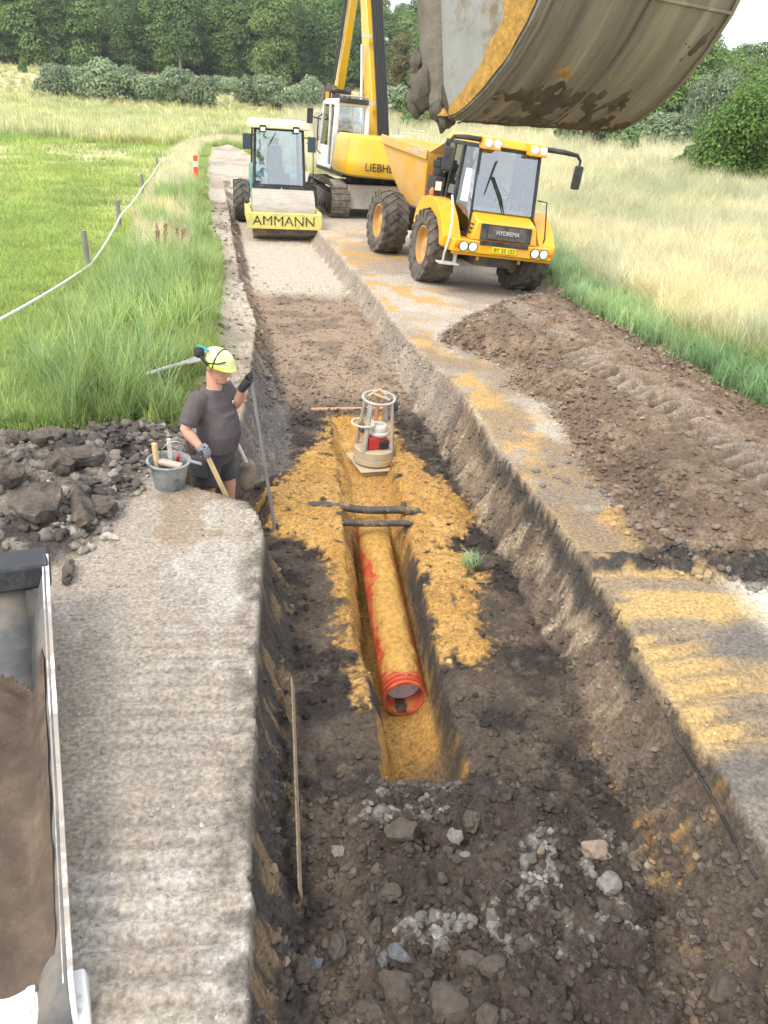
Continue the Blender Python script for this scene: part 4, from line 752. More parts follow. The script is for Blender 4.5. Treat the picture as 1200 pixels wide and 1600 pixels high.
mat('bucket_inner', (.115, .118, .12), rough=.75, metal=.0, var=.3, scale=3, dirt=(.22, .18, .13), damt=.42, dscale=3)
mat('rim_worn', (.36, .31, .26), rough=.5, metal=.15, var=.2, dirt=(.72, .72, .70), damt=.42, dscale=2.5, dsoft=.04)
def build_ground_bucket():
    A = pix(70, 866, .5); B = pix(106, 1532, .17); t = empty('ditching_bucket', (0, 0, 0)); tag(t, 'open ditching bucket lying beside the ramp, brown mud inside, worn white blade', 'excavator bucket')
    u = (A-B); u.z = 0; L = u.length; u.normalize(); w = Vector((-u.y, u.x, 0)); 
    if w.x > 0: w = -w                     # towards the bucket's far side (left)
    g0 = min(gz(A.x-.3, A.y), gz(B.x-.3, B.y)); WD = 1.35
    def P(s, c, z): q = B+u*s+w*c; return (q.x, q.y, z)
    # inside shell cross-section along s: blade at s=0, curved back at s=L
    sec = [(-.10, .035), (.25, .02), (L*.45, .015), (L*.70, .03), (L*.86, .12), (L*.95, .27), (L*.985, .46)]
    b = MB(); b.grid([[P(s, c, z+g0+.02) for s, z in sec] for c in np.linspace(.11, WD-.11, 8)]); b.build('shell', 'bucket_inner', t, solid=.02, smooth=60)
    for side in (0, 1):                    # side plates flare outwards to their rims
        rim = [(-.10, .06), (.0, .17), (L*.3, .26), (L*.6, .38), (L*.85, .47), (L, .50)]
        c0, c1 = (.12, .0) if side == 0 else (WD-.12, WD)
        rows = [[P(s, c0, float(np.interp(s, [q[0] for q in sec], [q[1] for q in sec]))+g0+.015) for s, z in rim], [P(s, c1, z) for s, z in rim]]
        b = MB(); b.grid(rows); b.build('side_plate', 'bucket_inner', t, solid=.02)
        b = MB(); cc = .018
        for k in range(len(rim)-1):
            (s0, z0), (s1, z1) = rim[k], rim[k+1]; b.hexa([P(s0, c1-cc, z0-.03), P(s0, c1+cc, z0-.03), P(s1, c1+cc, z1-.03), P(s1, c1-cc, z1-.03), P(s0, c1-cc, z0), P(s0, c1+cc, z0), P(s1, c1+cc, z1), P(s1, c1-cc, z1)])
        b.build('rim', 'rim_worn', t)
    q = P(L*.99, -.03, .50); q2 = P(L*.99, WD+.03, .50)
    b = MB(); b.hexa([P(L*.94, -.02, .36), P(L*1.06, -.02, .36), P(L*1.06, WD, .36), P(L*.94, WD, .36), P(L*.95, -.02, .50), P(L*1.04, -.02, .50), P(L*1.04, WD, .50), P(L*.95, WD, .50)]); b.build('back_beam', 'black_paint', t, bevel=.015)
    b = MB(); b.hexa([P(-.16, -.06, g0+.01), P(.10, -.06, g0+.01), P(.10, WD, g0+.01), P(-.16, WD, g0+.01), P(-.15, -.06, g0+.06), P(.10, -.05, g0+.075), P(.10, WD, g0+.075), P(-.15, WD, g0+.06)]); b.build('blade', 'worn_white', t, bevel=.012)
    def fl(u_, v): 
        zs = float(np.interp(u_, [q[0] for q in sec], [q[1] for q in sec]))+g0+.03; zr = float(np.interp(u_, [-.1, 0, L*.3, L*.6, L], [.06, .15, .24, .36, .48])); k_ = max(0, 1-v/.13)
        p = Vector(P(u_, v+.03*k_, zs*(1-k_)+(zr-.02)*k_+.012)); return p, Vector((-w.x*k_*.3, -w.y*k_*.3, 1)).normalized()
    mat('mud_load', (.145, .108, .076), rough=.95, var=.4, scale=7, bump=.012, bscale=26, dirt=(.08, .062, .048), damt=.45, dscale=2.2, spec=.2)
    patch(fl, np.linspace(-.02, L*.93, 90), np.linspace(.02, WD-.16, 70), lambda u_, v: min(.5, (u_-.05-.12*mnoise.noise(Vector((v*6, 0, 3)))-max(0, v-.15)*.25)*2, (L*.72+.2*v+.12*mnoise.noise(Vector((v*5, 1, 9)))-u_)*2), .045, 'mud_load', 'mud_load', t)
build_ground_bucket()

# ------------------------------------------------------------------ drain pipe with its sand cover
mat('pipe_red', (.46, .062, .026), rough=.5, var=.12, scale=8, dirt=(.44, .25, .08), damt=.34, dscale=9)
mat('pipe_white', (.66, .68, .74), rough=.4, var=.06, dirt=(.10, .09, .08), damt=.22, dscale=12)
def build_pipe():
    p0 = Vector((.875, 4.36, -.92)); p1 = Vector((.845, 7.0, -.83)); d = (p1-p0); Ln = d.length; ro = .165
    t = empty('drain_pipe', p0); tag(t, 'red corrugated drain pipe laid in sand along the narrow trench', 'pipe'); t.rotation_euler = d.to_track_quat('Y', 'Z').to_euler()
    prof = [(ro-.018, 0), (ro+.002, 0), (ro+.002, .018)]; pitch = .046; y = .03
    while y < Ln-.02:
        prof += [(ro-.017, y), (ro-.017, y+pitch*.35), (ro, y+pitch*.5), (ro, y+pitch*.9)]; y += pitch
    prof += [(ro, Ln), (ro-.02, Ln)]
    b = MB(); b.lathe(prof, n=48, axis='y'); b.build('outer_wall', 'pipe_red', t, smooth=25)
    b = MB(); b.lathe([(ro-.019, 0), (ro-.019, Ln)], n=40, axis='y'); b.build('inner_wall', 'pipe_red', t)
    # white inner disc (the cap of the next length) with a dark hole, and mud lying in the invert
    b = MB(); y = .10; n = 30; R2 = ro-.021; r2 = .028
    cz = .05; ring = [(R2*math.sin(2*math.pi*i/n), y+.06, R2*math.cos(2*math.pi*i/n)) for i in range(n)]; hole = [(-.03+r2*math.sin(2*math.pi*i/n), y+.06, cz+r2*math.cos(2*math.pi*i/n)) for i in range(n)]
    b.add(ring+hole, [(i, (i+1) % n, n+(i+1) % n, n+i) for i in range(n)]); c = b.build('inner_cap', 'pipe_white', t)
    MB().at((-.03, y+.066, cz)).lathe([(.001, 0), (.05, 0)], n=16, axis='y').build('hole_back', 'letter_black', c)
    def fi(u, v): a = -math.pi/2+v; return Vector((R2*math.cos(a), u, R2*math.sin(a))), Vector((-math.cos(a), 0, -math.sin(a)))
    patch(fi, np.linspace(.0, .15, 20), np.linspace(-.5, .35, 24), lambda u, v: .3-abs(v+.06+.1*mnoise.noise(Vector((u*20, v*4, 0))))*.9, .02, 'invert_mud', 'caked_mud', t)
    def fo(u, v): a = math.pi/2+v; return Vector((ro*math.cos(a), u, ro*math.sin(a))), Vector((math.cos(a), 0, math.sin(a)))
    def ins(u, v):
        wl = 1.0+.95*mnoise.noise(Vector((u*2.1, .5, 3.3)))+.35*mnoise.noise(Vector((u*9, 1, 3)))+.5*min(1, max(0, (u-1.7)))   # left (+v)
        wr = 1.0+.8*mnoise.noise(Vector((u*2.0, 5, 3)))+.35*mnoise.noise(Vector((u*9, 8, 3)))+.5*min(1, max(0, (u-1.5)))
        st = (u-.10-.05*mnoise.noise(Vector((v*5, 2, 2)))-.09*abs(v))*3
        return min(st, (wl-v)*.5 if v > 0 else (wr+v)*.5, .3)
    c = patch(fo, np.linspace(.02, Ln, 220), np.linspace(-1.7, 1.7, 90), ins, .020, 'sand_cover', 'sand_caked', t)
build_pipe()
mat('old_iron', (.055, .046, .042), rough=.6, var=.3, scale=10, dirt=(.40, .26, .09), damt=.25, dscale=9)
def rough_pipe(name, pts, r, m, label, cat, group=None, n=12):
    o = MB().tube(pts, r, n=n).build(name, m); tag(o, label, cat, group); return o
a, b_ = pix(482, 790, -.53), pix(655, 800, -.53)
rough_pipe('service_duct', [a.lerp(b_, t)+Vector((0, 0, .012*math.sin(t*9))) for t in np.linspace(0, 1, 12)], .040, 'old_iron', 'black service duct crossing the pipe trench, farther from the red pipe end', 'duct')
a, b_ = pix(488, 815, -.55), pix(640, 819, -.55)
rough_pipe('service_duct', [a.lerp(b_, t)+Vector((0, 0, .008*math.sin(t*7+1))) for t in np.linspace(0, 1, 12)], .031, 'old_iron', 'thin black service duct directly above the sanded red pipe', 'duct')
mat('clay_pipe', (.50, .25, .14), rough=.7, var=.12, dirt=(.48, .33, .14), damt=.3)
a, b_ = pix(486, 640, -.56), pix(625, 638, -.56)
rough_pipe('clay_pipe', [a, a.lerp(b_, .5), b_], .026, 'clay_pipe', 'pale terracotta pipe crossing the trench behind the compactor', 'pipe')
a, b_ = pix(525, 820, -.62), pix(542, 843, -.75)
rough_pipe('cable_stub', [a, a.lerp(b_, .5), b_], .022, 'old_iron', 'short black cable stub poking from the sand beside the red pipe', 'cable')
mat('cable_black', (.018, .018, .02), rough=.5, var=.1, dirt=(.12, .10, .08), damt=.3)
cp = []
for px, py in ((1046, 1095), (1062, 1122), (1085, 1165), (1110, 1205), (1135, 1240), (1160, 1285), (1180, 1320), (1210, 1365)):
    q = pix(px, py, -.06); zz = gz(q.x, q.y); q = pix(px, py, min(.02, zz+.008)); cp.append(Vector((q.x, q.y, gz(q.x, q.y)+.008)))
for _ in range(4): cp = [cp[0]]+[(cp[i-1]+cp[i]*2+cp[i+1])/4 for i in range(1, len(cp)-1)]+[cp[-1]]
cp = [Vector((q.x, q.y, max(q.z, gz(q.x, q.y)+.007))) for a_, b__ in zip(cp[:-1], cp[1:]) for q in (a_, a_.lerp(b__, .5))]
rough_pipe('power_cable', cp, .009, 'cable_black', 'thin black cable running along the broken right pit edge', 'cable', n=8)
# two laths stuck against the left pit wall
mat('old_lath', (.34, .25, .145), rough=.85, var=.2, scale=4, stretch=(8, 8, .8), dirt=(.13, .105, .08), damt=.35)
for (p, q, lab) in (((458, 1065), (470, 1395), 'long thin tan board standing along the left pit wall'),):
    z0, z1 = -.12, -.42; A_ = pix(*p, -.40); B_ = pix(*q, -.46); u = (B_-A_); v = Vector((-.02, 0, .10))
    nrm = u.cross(v).normalized()*.009
    o = MB().hexa([A_-v*.5, A_+v*.4, A_+v*.4+nrm, A_-v*.5+nrm, B_-v*.5, B_+v*.35, B_+v*.35+nrm, B_-v*.5+nrm]).build('board', 'old_lath', None, bevel=.002); tag(o, lab, 'board')

# ------------------------------------------------------------------ trench compactor
mat('galvanised', (.44, .44, .43), rough=.45, metal=.5, var=.15, dirt=(.52, .40, .22), damt=.36, dscale=7)
mat('sanded_metal', (.40, .37, .32), rough=.7, var=.12, dirt=(.50, .36, .15), damt=.5, dscale=6)
mat('engine_red', (.50, .03, .035), rough=.4, var=.1, dirt=(.1, .08, .07), damt=.3, dscale=9)
def build_compactor():
    x, y = .98, 8.14; t = empty('trench_compactor', (x, y, gz(x, y)-.008), rz=R(14), ry=R(2)); tag(t, 'upright trench compactor with grey steel frame and red engine standing on sand', 'compactor')
    b = MB(); b.hexa([(-.19, -.24, .03), (.19, -.24, .03), (.19, .24, .03), (-.19, .24, .03), (-.25, -.29, .075), (.25, -.29, .075), (.25, .29, .075), (-.25, .29, .075)]); b.box(-.19, .19, -.24, .24, 0, .03); b.build('base_plate', 'sanded_metal', t, bevel=.01)
    b = MB(); b.lathe([(.16, .07), (.235, .10), (.235, .155), (.225, .16), (.23, .165), (.23, .255), (.215, .265), (.05, .265)], n=32, cap=True); b.build('exciter_housing', 'sanded_metal', t, smooth=30)
    for sx, sy in ((-1, -1), (1, -1), (1, 1), (-1, 1)):
        b = MB(); p = Vector((sx*.175, sy*.13, .24)); q = Vector((sx*.125, sy*.095, .83)); bar(b, p, q, .055, .03); b.build('frame_post', 'galvanised', t, bevel=.005)
    ring = [(.185*math.cos(a), .15*math.sin(a), .85+.03*math.sin(a)) for a in np.linspace(0, 2*math.pi, 28, endpoint=False)]
    MB().tube(ring, .016, n=8, closed=True).build('top_handle', 'galvanised', t)
    MB().tube([(-.1, .05, .86), (-.05, .02, .91), (.02, .05, .93), (.08, .0, .89), (.12, .06, .87)], .018, n=8).tube([(.1, -.08, .85), (-.06, -.02, .9), (-.02, .1, .87)], .014, n=8).build('hose_coil', 'sanded_metal', t)
    MB().tube([(.03, .1, .86), (.03, .1, .42)], .028, n=8).build('vertical_pipe', 'clay_pipe', t)
    hr = [(-.16+.13*math.cos(a), .0+.14*math.sin(a), .56) for a in np.linspace(0, 2*math.pi, 20, endpoint=False)]
    MB().tube(hr, .012, n=8, closed=True).build('side_guard', 'rail_pale', t)
    MB().box(-.12, .10, -.12, .10, .265, .42).build('engine', 'engine_red', t, bevel=.02)
    MB().box(.01, .13, -.135, -.05, .28, .38).build('muffler', 'letter_black', t, bevel=.015)
    MB().at((.02, -.02, 0)).lathe([(.11, .42), (.125, .44), (.125, .46), (.105, .47), (.112, .52), (.10, .545), (.035, .55), (.035, .565), (.001, .567)], n=24).build('fuel_tank', 'rail_pale', t)
    MB().box(-.2, -.12, -.06, .06, .45, .54).build('air_filter', 'dark_metal', t, bevel=.02)
    MB().at((.18, -.02, .76)).lathe([(.06, -.035), (.07, -.02), (.07, .02), (.06, .035)], n=18, axis='x', cap=True).build('throttle_knob', 'seat_fabric', t)
    MB().tube([(.2, 0, .80), (.24, .0, .86), (.20, .05, .9)], .008, n=6).build('throttle_cable', 'letter_black', t)
build_compactor()

# ------------------------------------------------------------------ mixing tub with tools
mat('tub_rubber', (.27, .29, .28), rough=.7, var=.2, scale=7, dirt=(.085, .10, .105), damt=.42, dscale=6, dsoft=.08)
mat('raw_wood', (.60, .45, .24), rough=.8, var=.12, scale=3, stretch=(10, 10, 1))
mat('pale_wood', (.60, .52, .42), rough=.8, var=.1, scale=3, stretch=(10, 10, 1))
mat('pinkish', (.56, .40, .34), rough=.7, var=.15)
def build_tub():
    c = pix(266, 760, .0); c.z = gz(c.x, c.y)-.012; t = empty('mortar_tub', c, rz=.4, rx=R(3)); tag(t, 'cement-stained grey rubber tub on the ramp edge holding sticks and tools', 'tub')
    k = 1.0
    b = MB(); b.lathe([(.001, 0), (.118, 0), (.125, .012), (.155, .20), (.165, .245), (.182, .25), (.184, .262), (.165, .266), (.157, .25), (.148, .20), (.115, .02), (.001, .018)], n=40); b.build('shell', 'tub_rubber', t, smooth=40)
    b = MB(); n = 14; b.tube([(.165*math.cos(a)*.95+.03, .10, .26+.17*math.sin(a)*1.0) if False else (.06+.11*math.cos(a), .1-.05*math.sin(a), .25+.15*math.sin(a)) for a in np.linspace(0, math.pi, n)], .005, n=6); b.build('wire_handle', 'chrome', t)
    for nm, p, q, w, m, lab in (('wooden_stick', (-.085, .0, .02), (-.10, -.02, .415), (.042, .03), 'raw_wood', 'short yellow wooden stick standing in the grey tub'), ('wooden_stick', (.01, .05, .03), (.005, .07, .42), (.032, .026), 'pale_wood', 'pale wooden handle standing upright in the grey tub')):
        b = MB(); bar(b, c+Vector(p), c+Vector(q), *w); o = b.build(nm, m, None, bevel=.003); tag(o, lab, 'stick')
    o = MB().at(c+Vector((.02, -.03, .235)), (0, .1, -.3)).box(-.10, .10, -.035, .035, -.02, .02).build('trowel_block', 'pinkish', None, bevel=.012); tag(o, 'pale pink block lying across the top of the grey tub', 'block')
    o = MB().at(c+Vector((.0, .0, .10)), (0, 0, 0)).lathe([(.12, .0), (.12, .12)], n=20, cap=True).build('tub_contents', 'pale_wood', t)
    o = MB().at(c+Vector((.07, .05, .24)), (.5, .3, 0)).cyl((0, 0, -.03), (0, 0, .06), .014, n=10).build('red_handle', 'engine_red', None); tag(o, 'small red tool grip poking out of the grey tub', 'tool')
build_tub()

# ------------------------------------------------------------------ fence, marker, tool on the verge
mat('post_wood', (.24, .225, .20), rough=.9, var=.2, scale=4, stretch=(9, 9, 1), bump=.004, bscale=20)
mat('tape_white', (.70, .70, .68), rough=.7, var=.06)
def post(px0, px1, zb, lab):
    p = pix(*px0, 0); z = gz(p.x, p.y); p = pix(*px0, z+.12); p.z = z; d = p.y; top = pixy(*px1, d)
    b = MB(); n = 8; o_ = [(.045*math.cos(2*math.pi*i/n), .045*math.sin(2*math.pi*i/n)) for i in range(n)]
    b.cyl(p-Vector((0, 0, .2)), Vector((p.x+(top.x-p.x)*.5, p.y, top.z)), .052, .045, n=10); o = b.build('fence_post', 'post_wood', None, bevel=.004); tag(o, lab, 'fence post', 'posts of the pasture fence'); return Vector((p.x, p.y, top.z))
tops = [post((138, 418), (129, 360), 0, 'weathered grey fence post carrying the white tape, nearest the lush verge'), post((187, 352), (183, 313), 0, 'weathered grey fence post, second along the white tape from the lush verge'), post((223, 300), (221, 272), 0, 'small grey fence post, third along the white tape from the lush verge'), post((246, 270), (245, 247), 0, 'small grey fence post far along the white tape')]
pts = [pix(-90, 545, .55)]+[Vector((q.x+.05, q.y-.02, q.z-h)) for q, h in zip(tops, (.55, .30, .30, .22))]+[pixy(262, 235, 52)]
fine = []
for a, b_ in zip(pts[:-1], pts[1:]):
    for t in np.linspace(0, 1, 8, endpoint=False): fine.append(a.lerp(b_, t)-Vector((0, 0, .18*t*(1-t))))
fine.append(pts[-1]); o = MB().tube(fine, .019, n=6).build('fence_tape', 'tape_white'); tag(o, 'white electric fence tape strung along the pasture posts', 'fence tape')
mat('marker_red', (.75, .10, .03), rough=.5, var=.05)
p = pix(307, 283, .12); p.z = gz(p.x, p.y); t = empty('marker_panel', p, rz=.1); t.scale = (.78, .78, .85); tag(t, 'red and white marker panel standing in the dry grass verge', 'marker')
for i in range(4): MB().box(-.10, .10, -.015, .015, .12+i*.22, .12+(i+1)*.22-.002).build('stripe', 'marker_red' if i != 2 else 'tape_white', t)
MB().box(-.025, .025, .016, .05, -.1, .95).build('stake', 'post_wood', t)
mat('grey_handle', (.42, .42, .39), rough=.6, var=.12, dirt=DUST, damt=.3)
a, b_ = pix(228, 585, .42), pix(322, 558, .36); t = empty('spade', (0, 0, 0)); tag(t, 'grey spade lying on the grass verge behind the worker', 'spade')
MB().tube([a, a.lerp(b_, .4)+Vector((0, 0, .01)), a.lerp(b_, .72)], .020, n=8).build('shaft', 'grey_handle', t)
u = (b_-a).normalized(); w = Vector((-u.y, u.x, 0)); c0 = a.lerp(b_, .62)
MB().hexa([c0-w*.05-Vector((0, 0, .01)), c0+w*.05-Vector((0, 0, .01)), c0+u*.32+w*.09, c0+u*.32-w*.09, c0-w*.05+Vector((0, 0, .012)), c0+w*.05+Vector((0, 0, .012)), c0+u*.32+w*.09+Vector((0, 0, .012)), c0+u*.32-w*.09+Vector((0, 0, .012))]).build('blade', 'grey_metal', t, bevel=.006)
# unidentified pale pointed thing far behind the dumper's skip
p = pixy(622, 212, 45); p.z = gz(p.x, p.y); t = empty('field_object', p); tag(t, 'small pale grey rounded object with pointed vent beyond the dumper skip', 'object'); s_ = 1.2
MB().lathe([(.35, -.05), (.38, .3), (.38, 1.2), (.25, 1.45), (.001, 1.5)], n=20, cap=True).build('body', 'cab_white', t); MB().cyl((0, 0, 1.4), (0, 0, 2.1), .09, .01, n=10).build('spike', 'grey_metal', t)

# ------------------------------------------------------------------ the worker
mat('skin', (.58, .30, .215), rough=.55, var=.07, scale=12)
mat('shirt', (.085, .072, .078), rough=.92, var=.2, scale=7, bump=.022, bscale=6.5, dirt=(.15, .13, .115), damt=.25, dscale=4, dsoft=.2)
mat('shorts', (.05, .053, .06), rough=.9, var=.2, scale=10, bump=.003, bscale=30, dirt=(.12, .105, .09), damt=.3)
mat('glove_grey', (.20, .21, .225), rough=.85, var=.2, scale=20); mat('glove_black', (.03, .032, .036), rough=.8, var=.2, scale=20)
mat('helmet_lime', (.72, .80, .34), rough=.35, var=.05, coat=.3); mat('helmet_neon', (.58, .80, .02), rough=.4, var=.05)
mat('muff_teal', (.02, .28, .36), rough=.5, var=.1); mat('beard', (.36, .18, .12), rough=.9, var=.2); mat('boot', (.05, .04, .03), rough=.8, var=.2)
def remesh(o, vox, smooth=2, disp=None):
    q = o.modifiers.new('re', 'REMESH'); q.mode = 'VOXEL'; q.voxel_size = vox; q.use_smooth_shade = True
    if smooth: q = o.modifiers.new('sm', 'SMOOTH'); q.iterations = smooth; q.factor = .5
    return o
def build_worker():
    FW = Vector((.86, -.51, 0)).normalized(); RT = Vector((FW.y, -FW.x, 0)); UP = Vector((0, 0, 1))   # facing right and a little towards the viewer
    C = Vector((-.655, 6.53, 0)); zf = gz(C.x, C.y+.05)
    def W(f, r, z): return C+FW*f+RT*r+UP*z
    p = empty('person', (C.x, C.y, zf)); tag(p, 'worker in dark T-shirt, shorts and lime helmet standing in the pit holding a long bar', 'person')
    inv = Matrix.Translation((-C.x, -C.y, -zf))
    def mb(): b = MB(); b.T = inv; return b
    def loft(b, rings, n=20, cap=True):     # rings: (f, r, z, half-width sideways, half-depth, tilt of the ring forwards)
        vs, fs = [], []
        for f, r, z, hw, hd in rings:
            for k in range(n):
                a = 2*math.pi*k/n; ca, sa = math.cos(a), math.sin(a); e = .82
                vs.append(W(f+hd*math.copysign(abs(ca)**e, ca), r+hw*math.copysign(abs(sa)**e, sa), z))
        for i in range(len(rings)-1): fs += [(i*n+k, i*n+(k+1) % n, (i+1)*n+(k+1) % n, (i+1)*n+k) for k in range(n)]
        fs += [tuple(range(n))[::-1], tuple(range((len(rings)-1)*n, len(rings)*n))]; b.add(vs, fs)
    # joints
    shR, shL = W(-.02, .205, .665), W(.0, -.20, .665)
    elR, wrR, haR = Vector((-.875, 6.27, .44)), Vector((-.735, 6.19, .30)), Vector((-.685, 6.18, .245))
    elL, wrL, haL = Vector((-.455, 6.60, .555)), Vector((-.385, 6.49, .765)), Vector((-.345, 6.475, .838))
    # body: head, neck, arms and legs as one surface
    b = mb(); H = W(.055, -.01, .925)
    hf = (FW*.92+RT*-.10-UP*.30).normalized(); hs = RT; hu = hs.cross(hf).normalized(); hu = hu if hu.z > 0 else -hu
    def HP(f, r, u): return H+hf*f+hs*r+hu*u
    n = 20; vs, fs = [], []; prof = [(-.125, .02, .03, .03), (-.11, .055, .062, .045), (-.085, .066, .078, .025), (-.05, .073, .092, .008), (0, .078, .102, -.004), (.05, .08, .106, -.008), (.09, .074, .098, -.01), (.12, .05, .07, -.01), (.135, .02, .03, -.01)]
    for u, hw, hd, of in prof:
        for k in range(n): a = 2*math.pi*k/n; vs.append(HP(of+hd*math.cos(a), hw*math.sin(a), u))
    for i in range(len(prof)-1): fs += [(i*n+k, i*n+(k+1) % n, (i+1)*n+(k+1) % n, (i+1)*n+k) for k in range(n)]
    fs += [tuple(range(n))[::-1], tuple(range((len(prof)-1)*n, len(prof)*n))]; b.add(vs, fs)
    b.tube([HP(.09, 0, .03), HP(.122, 0, -.02), HP(.098, 0, -.035)], [.014, .022, .016], n=8)     # nose
    b.tube([HP(.085, -.03, -.062), HP(.096, 0, -.060), HP(.085, .03, -.062)], .011, n=8)          # lips
    b.tube([HP(.088, -.04, .028), HP(.10, -.02, .034)], .012, n=6); b.tube([HP(.088, .04, .028), HP(.10, .02, .034)], .012, n=6)   # brows
    for s in (-1, 1): b.tube([HP(-.012, s*.084, .032), HP(-.024, s*.094, .005), HP(-.012, s*.086, -.032)], [.013, .019, .012], n=8)    # ears
    b.tube([W(-.01, 0, .66), W(.02, 0, .74), HP(-.03, 0, -.06)], [.088, .066, .060], n=16)
    b.tube([shR, shR.lerp(elR, .5), elR, elR.lerp(wrR, .25), elR.lerp(wrR, .7), wrR], [.062, .058, .046, .050, .038, .030], n=14)
    b.tube([shL, shL.lerp(elL, .5), elL, elL.lerp(wrL, .25), elL.lerp(wrL, .7), wrL], [.060, .055, .045, .048, .037, .030], n=14)
    loft(b, [(0, 0, .1, .15, .11), (0, 0, .4, .16, .12), (-.01, 0, .6, .17, .10), (-.01, 0, .68, .12, .08)])
    for s, kf, ff in ((1, -.02, -.03), (-1, .06, .05)):
        b.tube([W(0, s*.10, .14), W(kf*.5, s*.105, -.08), W(kf, s*.11, -.24), W(kf*.6+ff*.2, s*.11, -.34), W(ff, s*.11, -.52), W(ff, s*.11, zf+.08)], [.095, .085, .062, .060, .048, .042], n=14)
    body = remesh(b.build('body', 'skin', p), .0065, 2)
    # eyes and beard
    for s in (-1, 1): mb().tube([HP(.090, s*.032-.012*s, .008), HP(.088, s*.032+.012*s, .008)], .008, n=6).build('eye', 'letter_black', body)
    b = mb(); b.tube([HP(.01, -.052, -.062), HP(.045, -.040, -.080), HP(.072, 0, -.088), HP(.045, .040, -.080), HP(.01, .052, -.062)], [.02, .027, .03, .027, .02], n=8); remesh(b.build('beard', 'beard', body), .006, 2)
    b = mb(); b.tube([HP(-.02, -.074, .03), HP(-.07, -.05, .0), HP(-.098, 0, -.015), HP(-.07, .05, .0), HP(-.02, .074, .03)], .022, n=10); remesh(b.build('hair', 'beard', body), .007, 2)
    # T-shirt
    b = mb(); loft(b, [(.03, 0, .165, .185, .165), (.04, 0, .24, .19, .175), (.05, 0, .34, .195, .185), (.04, 0, .44, .195, .168), (.025, 0, .53, .20, .148), (.015, 0, .61, .205, .13), (0, 0, .67, .19, .11), (-.005, 0, .715, .135, .09), (0, 0, .735, .095, .08)], n=28)
    b.tube([shR-RT*.07+UP*.0, shR, shR.lerp(elR, .45), shR.lerp(elR, .85)], [.082, .088, .082, .079], n=16); b.tube([shL+RT*.07, shL, shL.lerp(elL, .45), shL.lerp(elL, .78)], [.082, .085, .077, .075], n=16)
    # folds under the chest and across the belly
    for z, f, k in ((.515, .185, .018), (.49, .19, .015)): b.tube([W(f-.10, .17, z+.03), W(f-.01, .06, z), W(f-.012, -.06, z+.005), W(f-.09, -.17, z+.03)], k, n=8)
    remesh(b.build('t_shirt', 'shirt', p), .010, 3)
    mb().tube([W(.155, -.075, .60), W(.16, -.07, .625)], .008, n=6).build('chest_logo', 'letter_grey', p)
    # shorts, belt pockets, boots
    b = mb(); loft(b, [(.0, 0, .04, .18, .135), (.01, 0, .12, .19, .15), (.02, 0, .21, .18, .15)], n=24)
    for s, kf in ((1, -.02), (-1, .06)): b.tube([W(0, s*.095, .12), W(kf*.5, s*.108, -.05), W(kf*.8, s*.115, -.16)], [.115, .108, .108], n=16)
    remesh(b.build('shorts', 'shorts', p), .011, 3)
    for (f, r, z) in ((-.02, .205, .08), (.10, .17, .06)): mb().box(-.0, 0, 0, 0, 0, 0) if False else None
    b = mb(); q = W(-.03, .215, .06); b.hexa([q+FW*a_+RT*c_+UP*d_ for d_ in (-.11, .09) for a_, c_ in ((-.08, -.02), (.09, -.02), (.09, .03), (-.08, .03))]); pk = b.build('holster_pocket', 'shorts', p, bevel=.015)
    q2 = q+RT*.034; mb().hexa([q2+FW*a_+RT*c_+UP*d_ for d_ in (.035, .06) for a_, c_ in ((-.06, -.003), (.06, -.003), (.06, .003), (-.06, .003))]).build('reflective_tab', 'letter_grey', pk)
    for s, ff in ((1, -.03), (-1, .05)):
        b = mb(); b.tube([W(ff-.04, s*.11, zf+.05), W(ff+.08, s*.115, zf+.045), W(ff+.18, s*.12, zf+.035)], [.05, .05, .04], n=12); b.tube([W(ff, s*.11, zf+.05), W(ff, s*.11, zf+.22)], .058, n=12); remesh(b.build('boot', 'boot', p), .011, 2)
    # gloves: palm, four curled fingers, thumb
    def glove(w, h, axis, grip_r, m):
        axis = axis.normalized(); d = (h-w).normalized(); side = axis.cross(d).normalized(); b = mb()
        b.tube([w-d*.05, w, w.lerp(h, .5), h], [.036, .038, .043, .040], n=12)
        for k in range(4):
            o = h+axis*(.036-.024*k); L = (.9, 1.0, .96, .78)[k]; r_ = grip_r+.013
            b.tube([o-d*.01+side*r_*.9, o+d*.035*L+side*r_*.8, o+d*.05*L-side*r_*.1, o+d*.030*L-side*r_*1.0], [.0125, .012, .011, .010], n=8)
        b.tube([w.lerp(h, .35)+axis*.035, h+axis*.045-side*.02, h+axis*.03+d*.02-side*(grip_r+.015)], [.015, .014, .011], n=8)
        return remesh(b.build('glove', m, p), .0055, 1)
    rod0, rod1 = Vector((-.325, 6.47, .885)), pix(430, 824, -.56); rod1.z = gz(rod1.x, rod1.y)-.03
    glove(wrL, Vector(rod0).lerp(rod1, .035)+Vector((-.020, .0, 0)), rod0-rod1, .016, 'glove_black')
    tb = Vector((-.60, 6.15, gz(-.60, 6.2)-.01)); tt = Vector((-.665, 6.165, .262))
    tl_top, tl_bot = pixy(321, 706, 6.19), pixy(352, 772, 6.19)
    glove(wrR, tl_top+Vector((-.012, -.012, .022)), tl_top-tl_bot, .026, 'glove_grey')
    # helmet, ear muffs, strap
    b = mb(); n = 28; vs, fs = [], []
    hp = [(.030, .115, .140), (.036, .118, .146), (.06, .114, .142), (.10, .103, .130), (.135, .082, .105), (.158, .05, .068), (.168, .012, .018)]
    for u, hw, hd in hp:
        for k in range(n): a = 2*math.pi*k/n; vs.append(HP(-.008+hd*math.cos(a)+(.02 if math.cos(a) > .6 and u < .04 else 0), hw*math.sin(a), u))
    for i in range(len(hp)-1): fs += [(i*n+k, i*n+(k+1) % n, (i+1)*n+(k+1) % n, (i+1)*n+k) for k in range(n)]
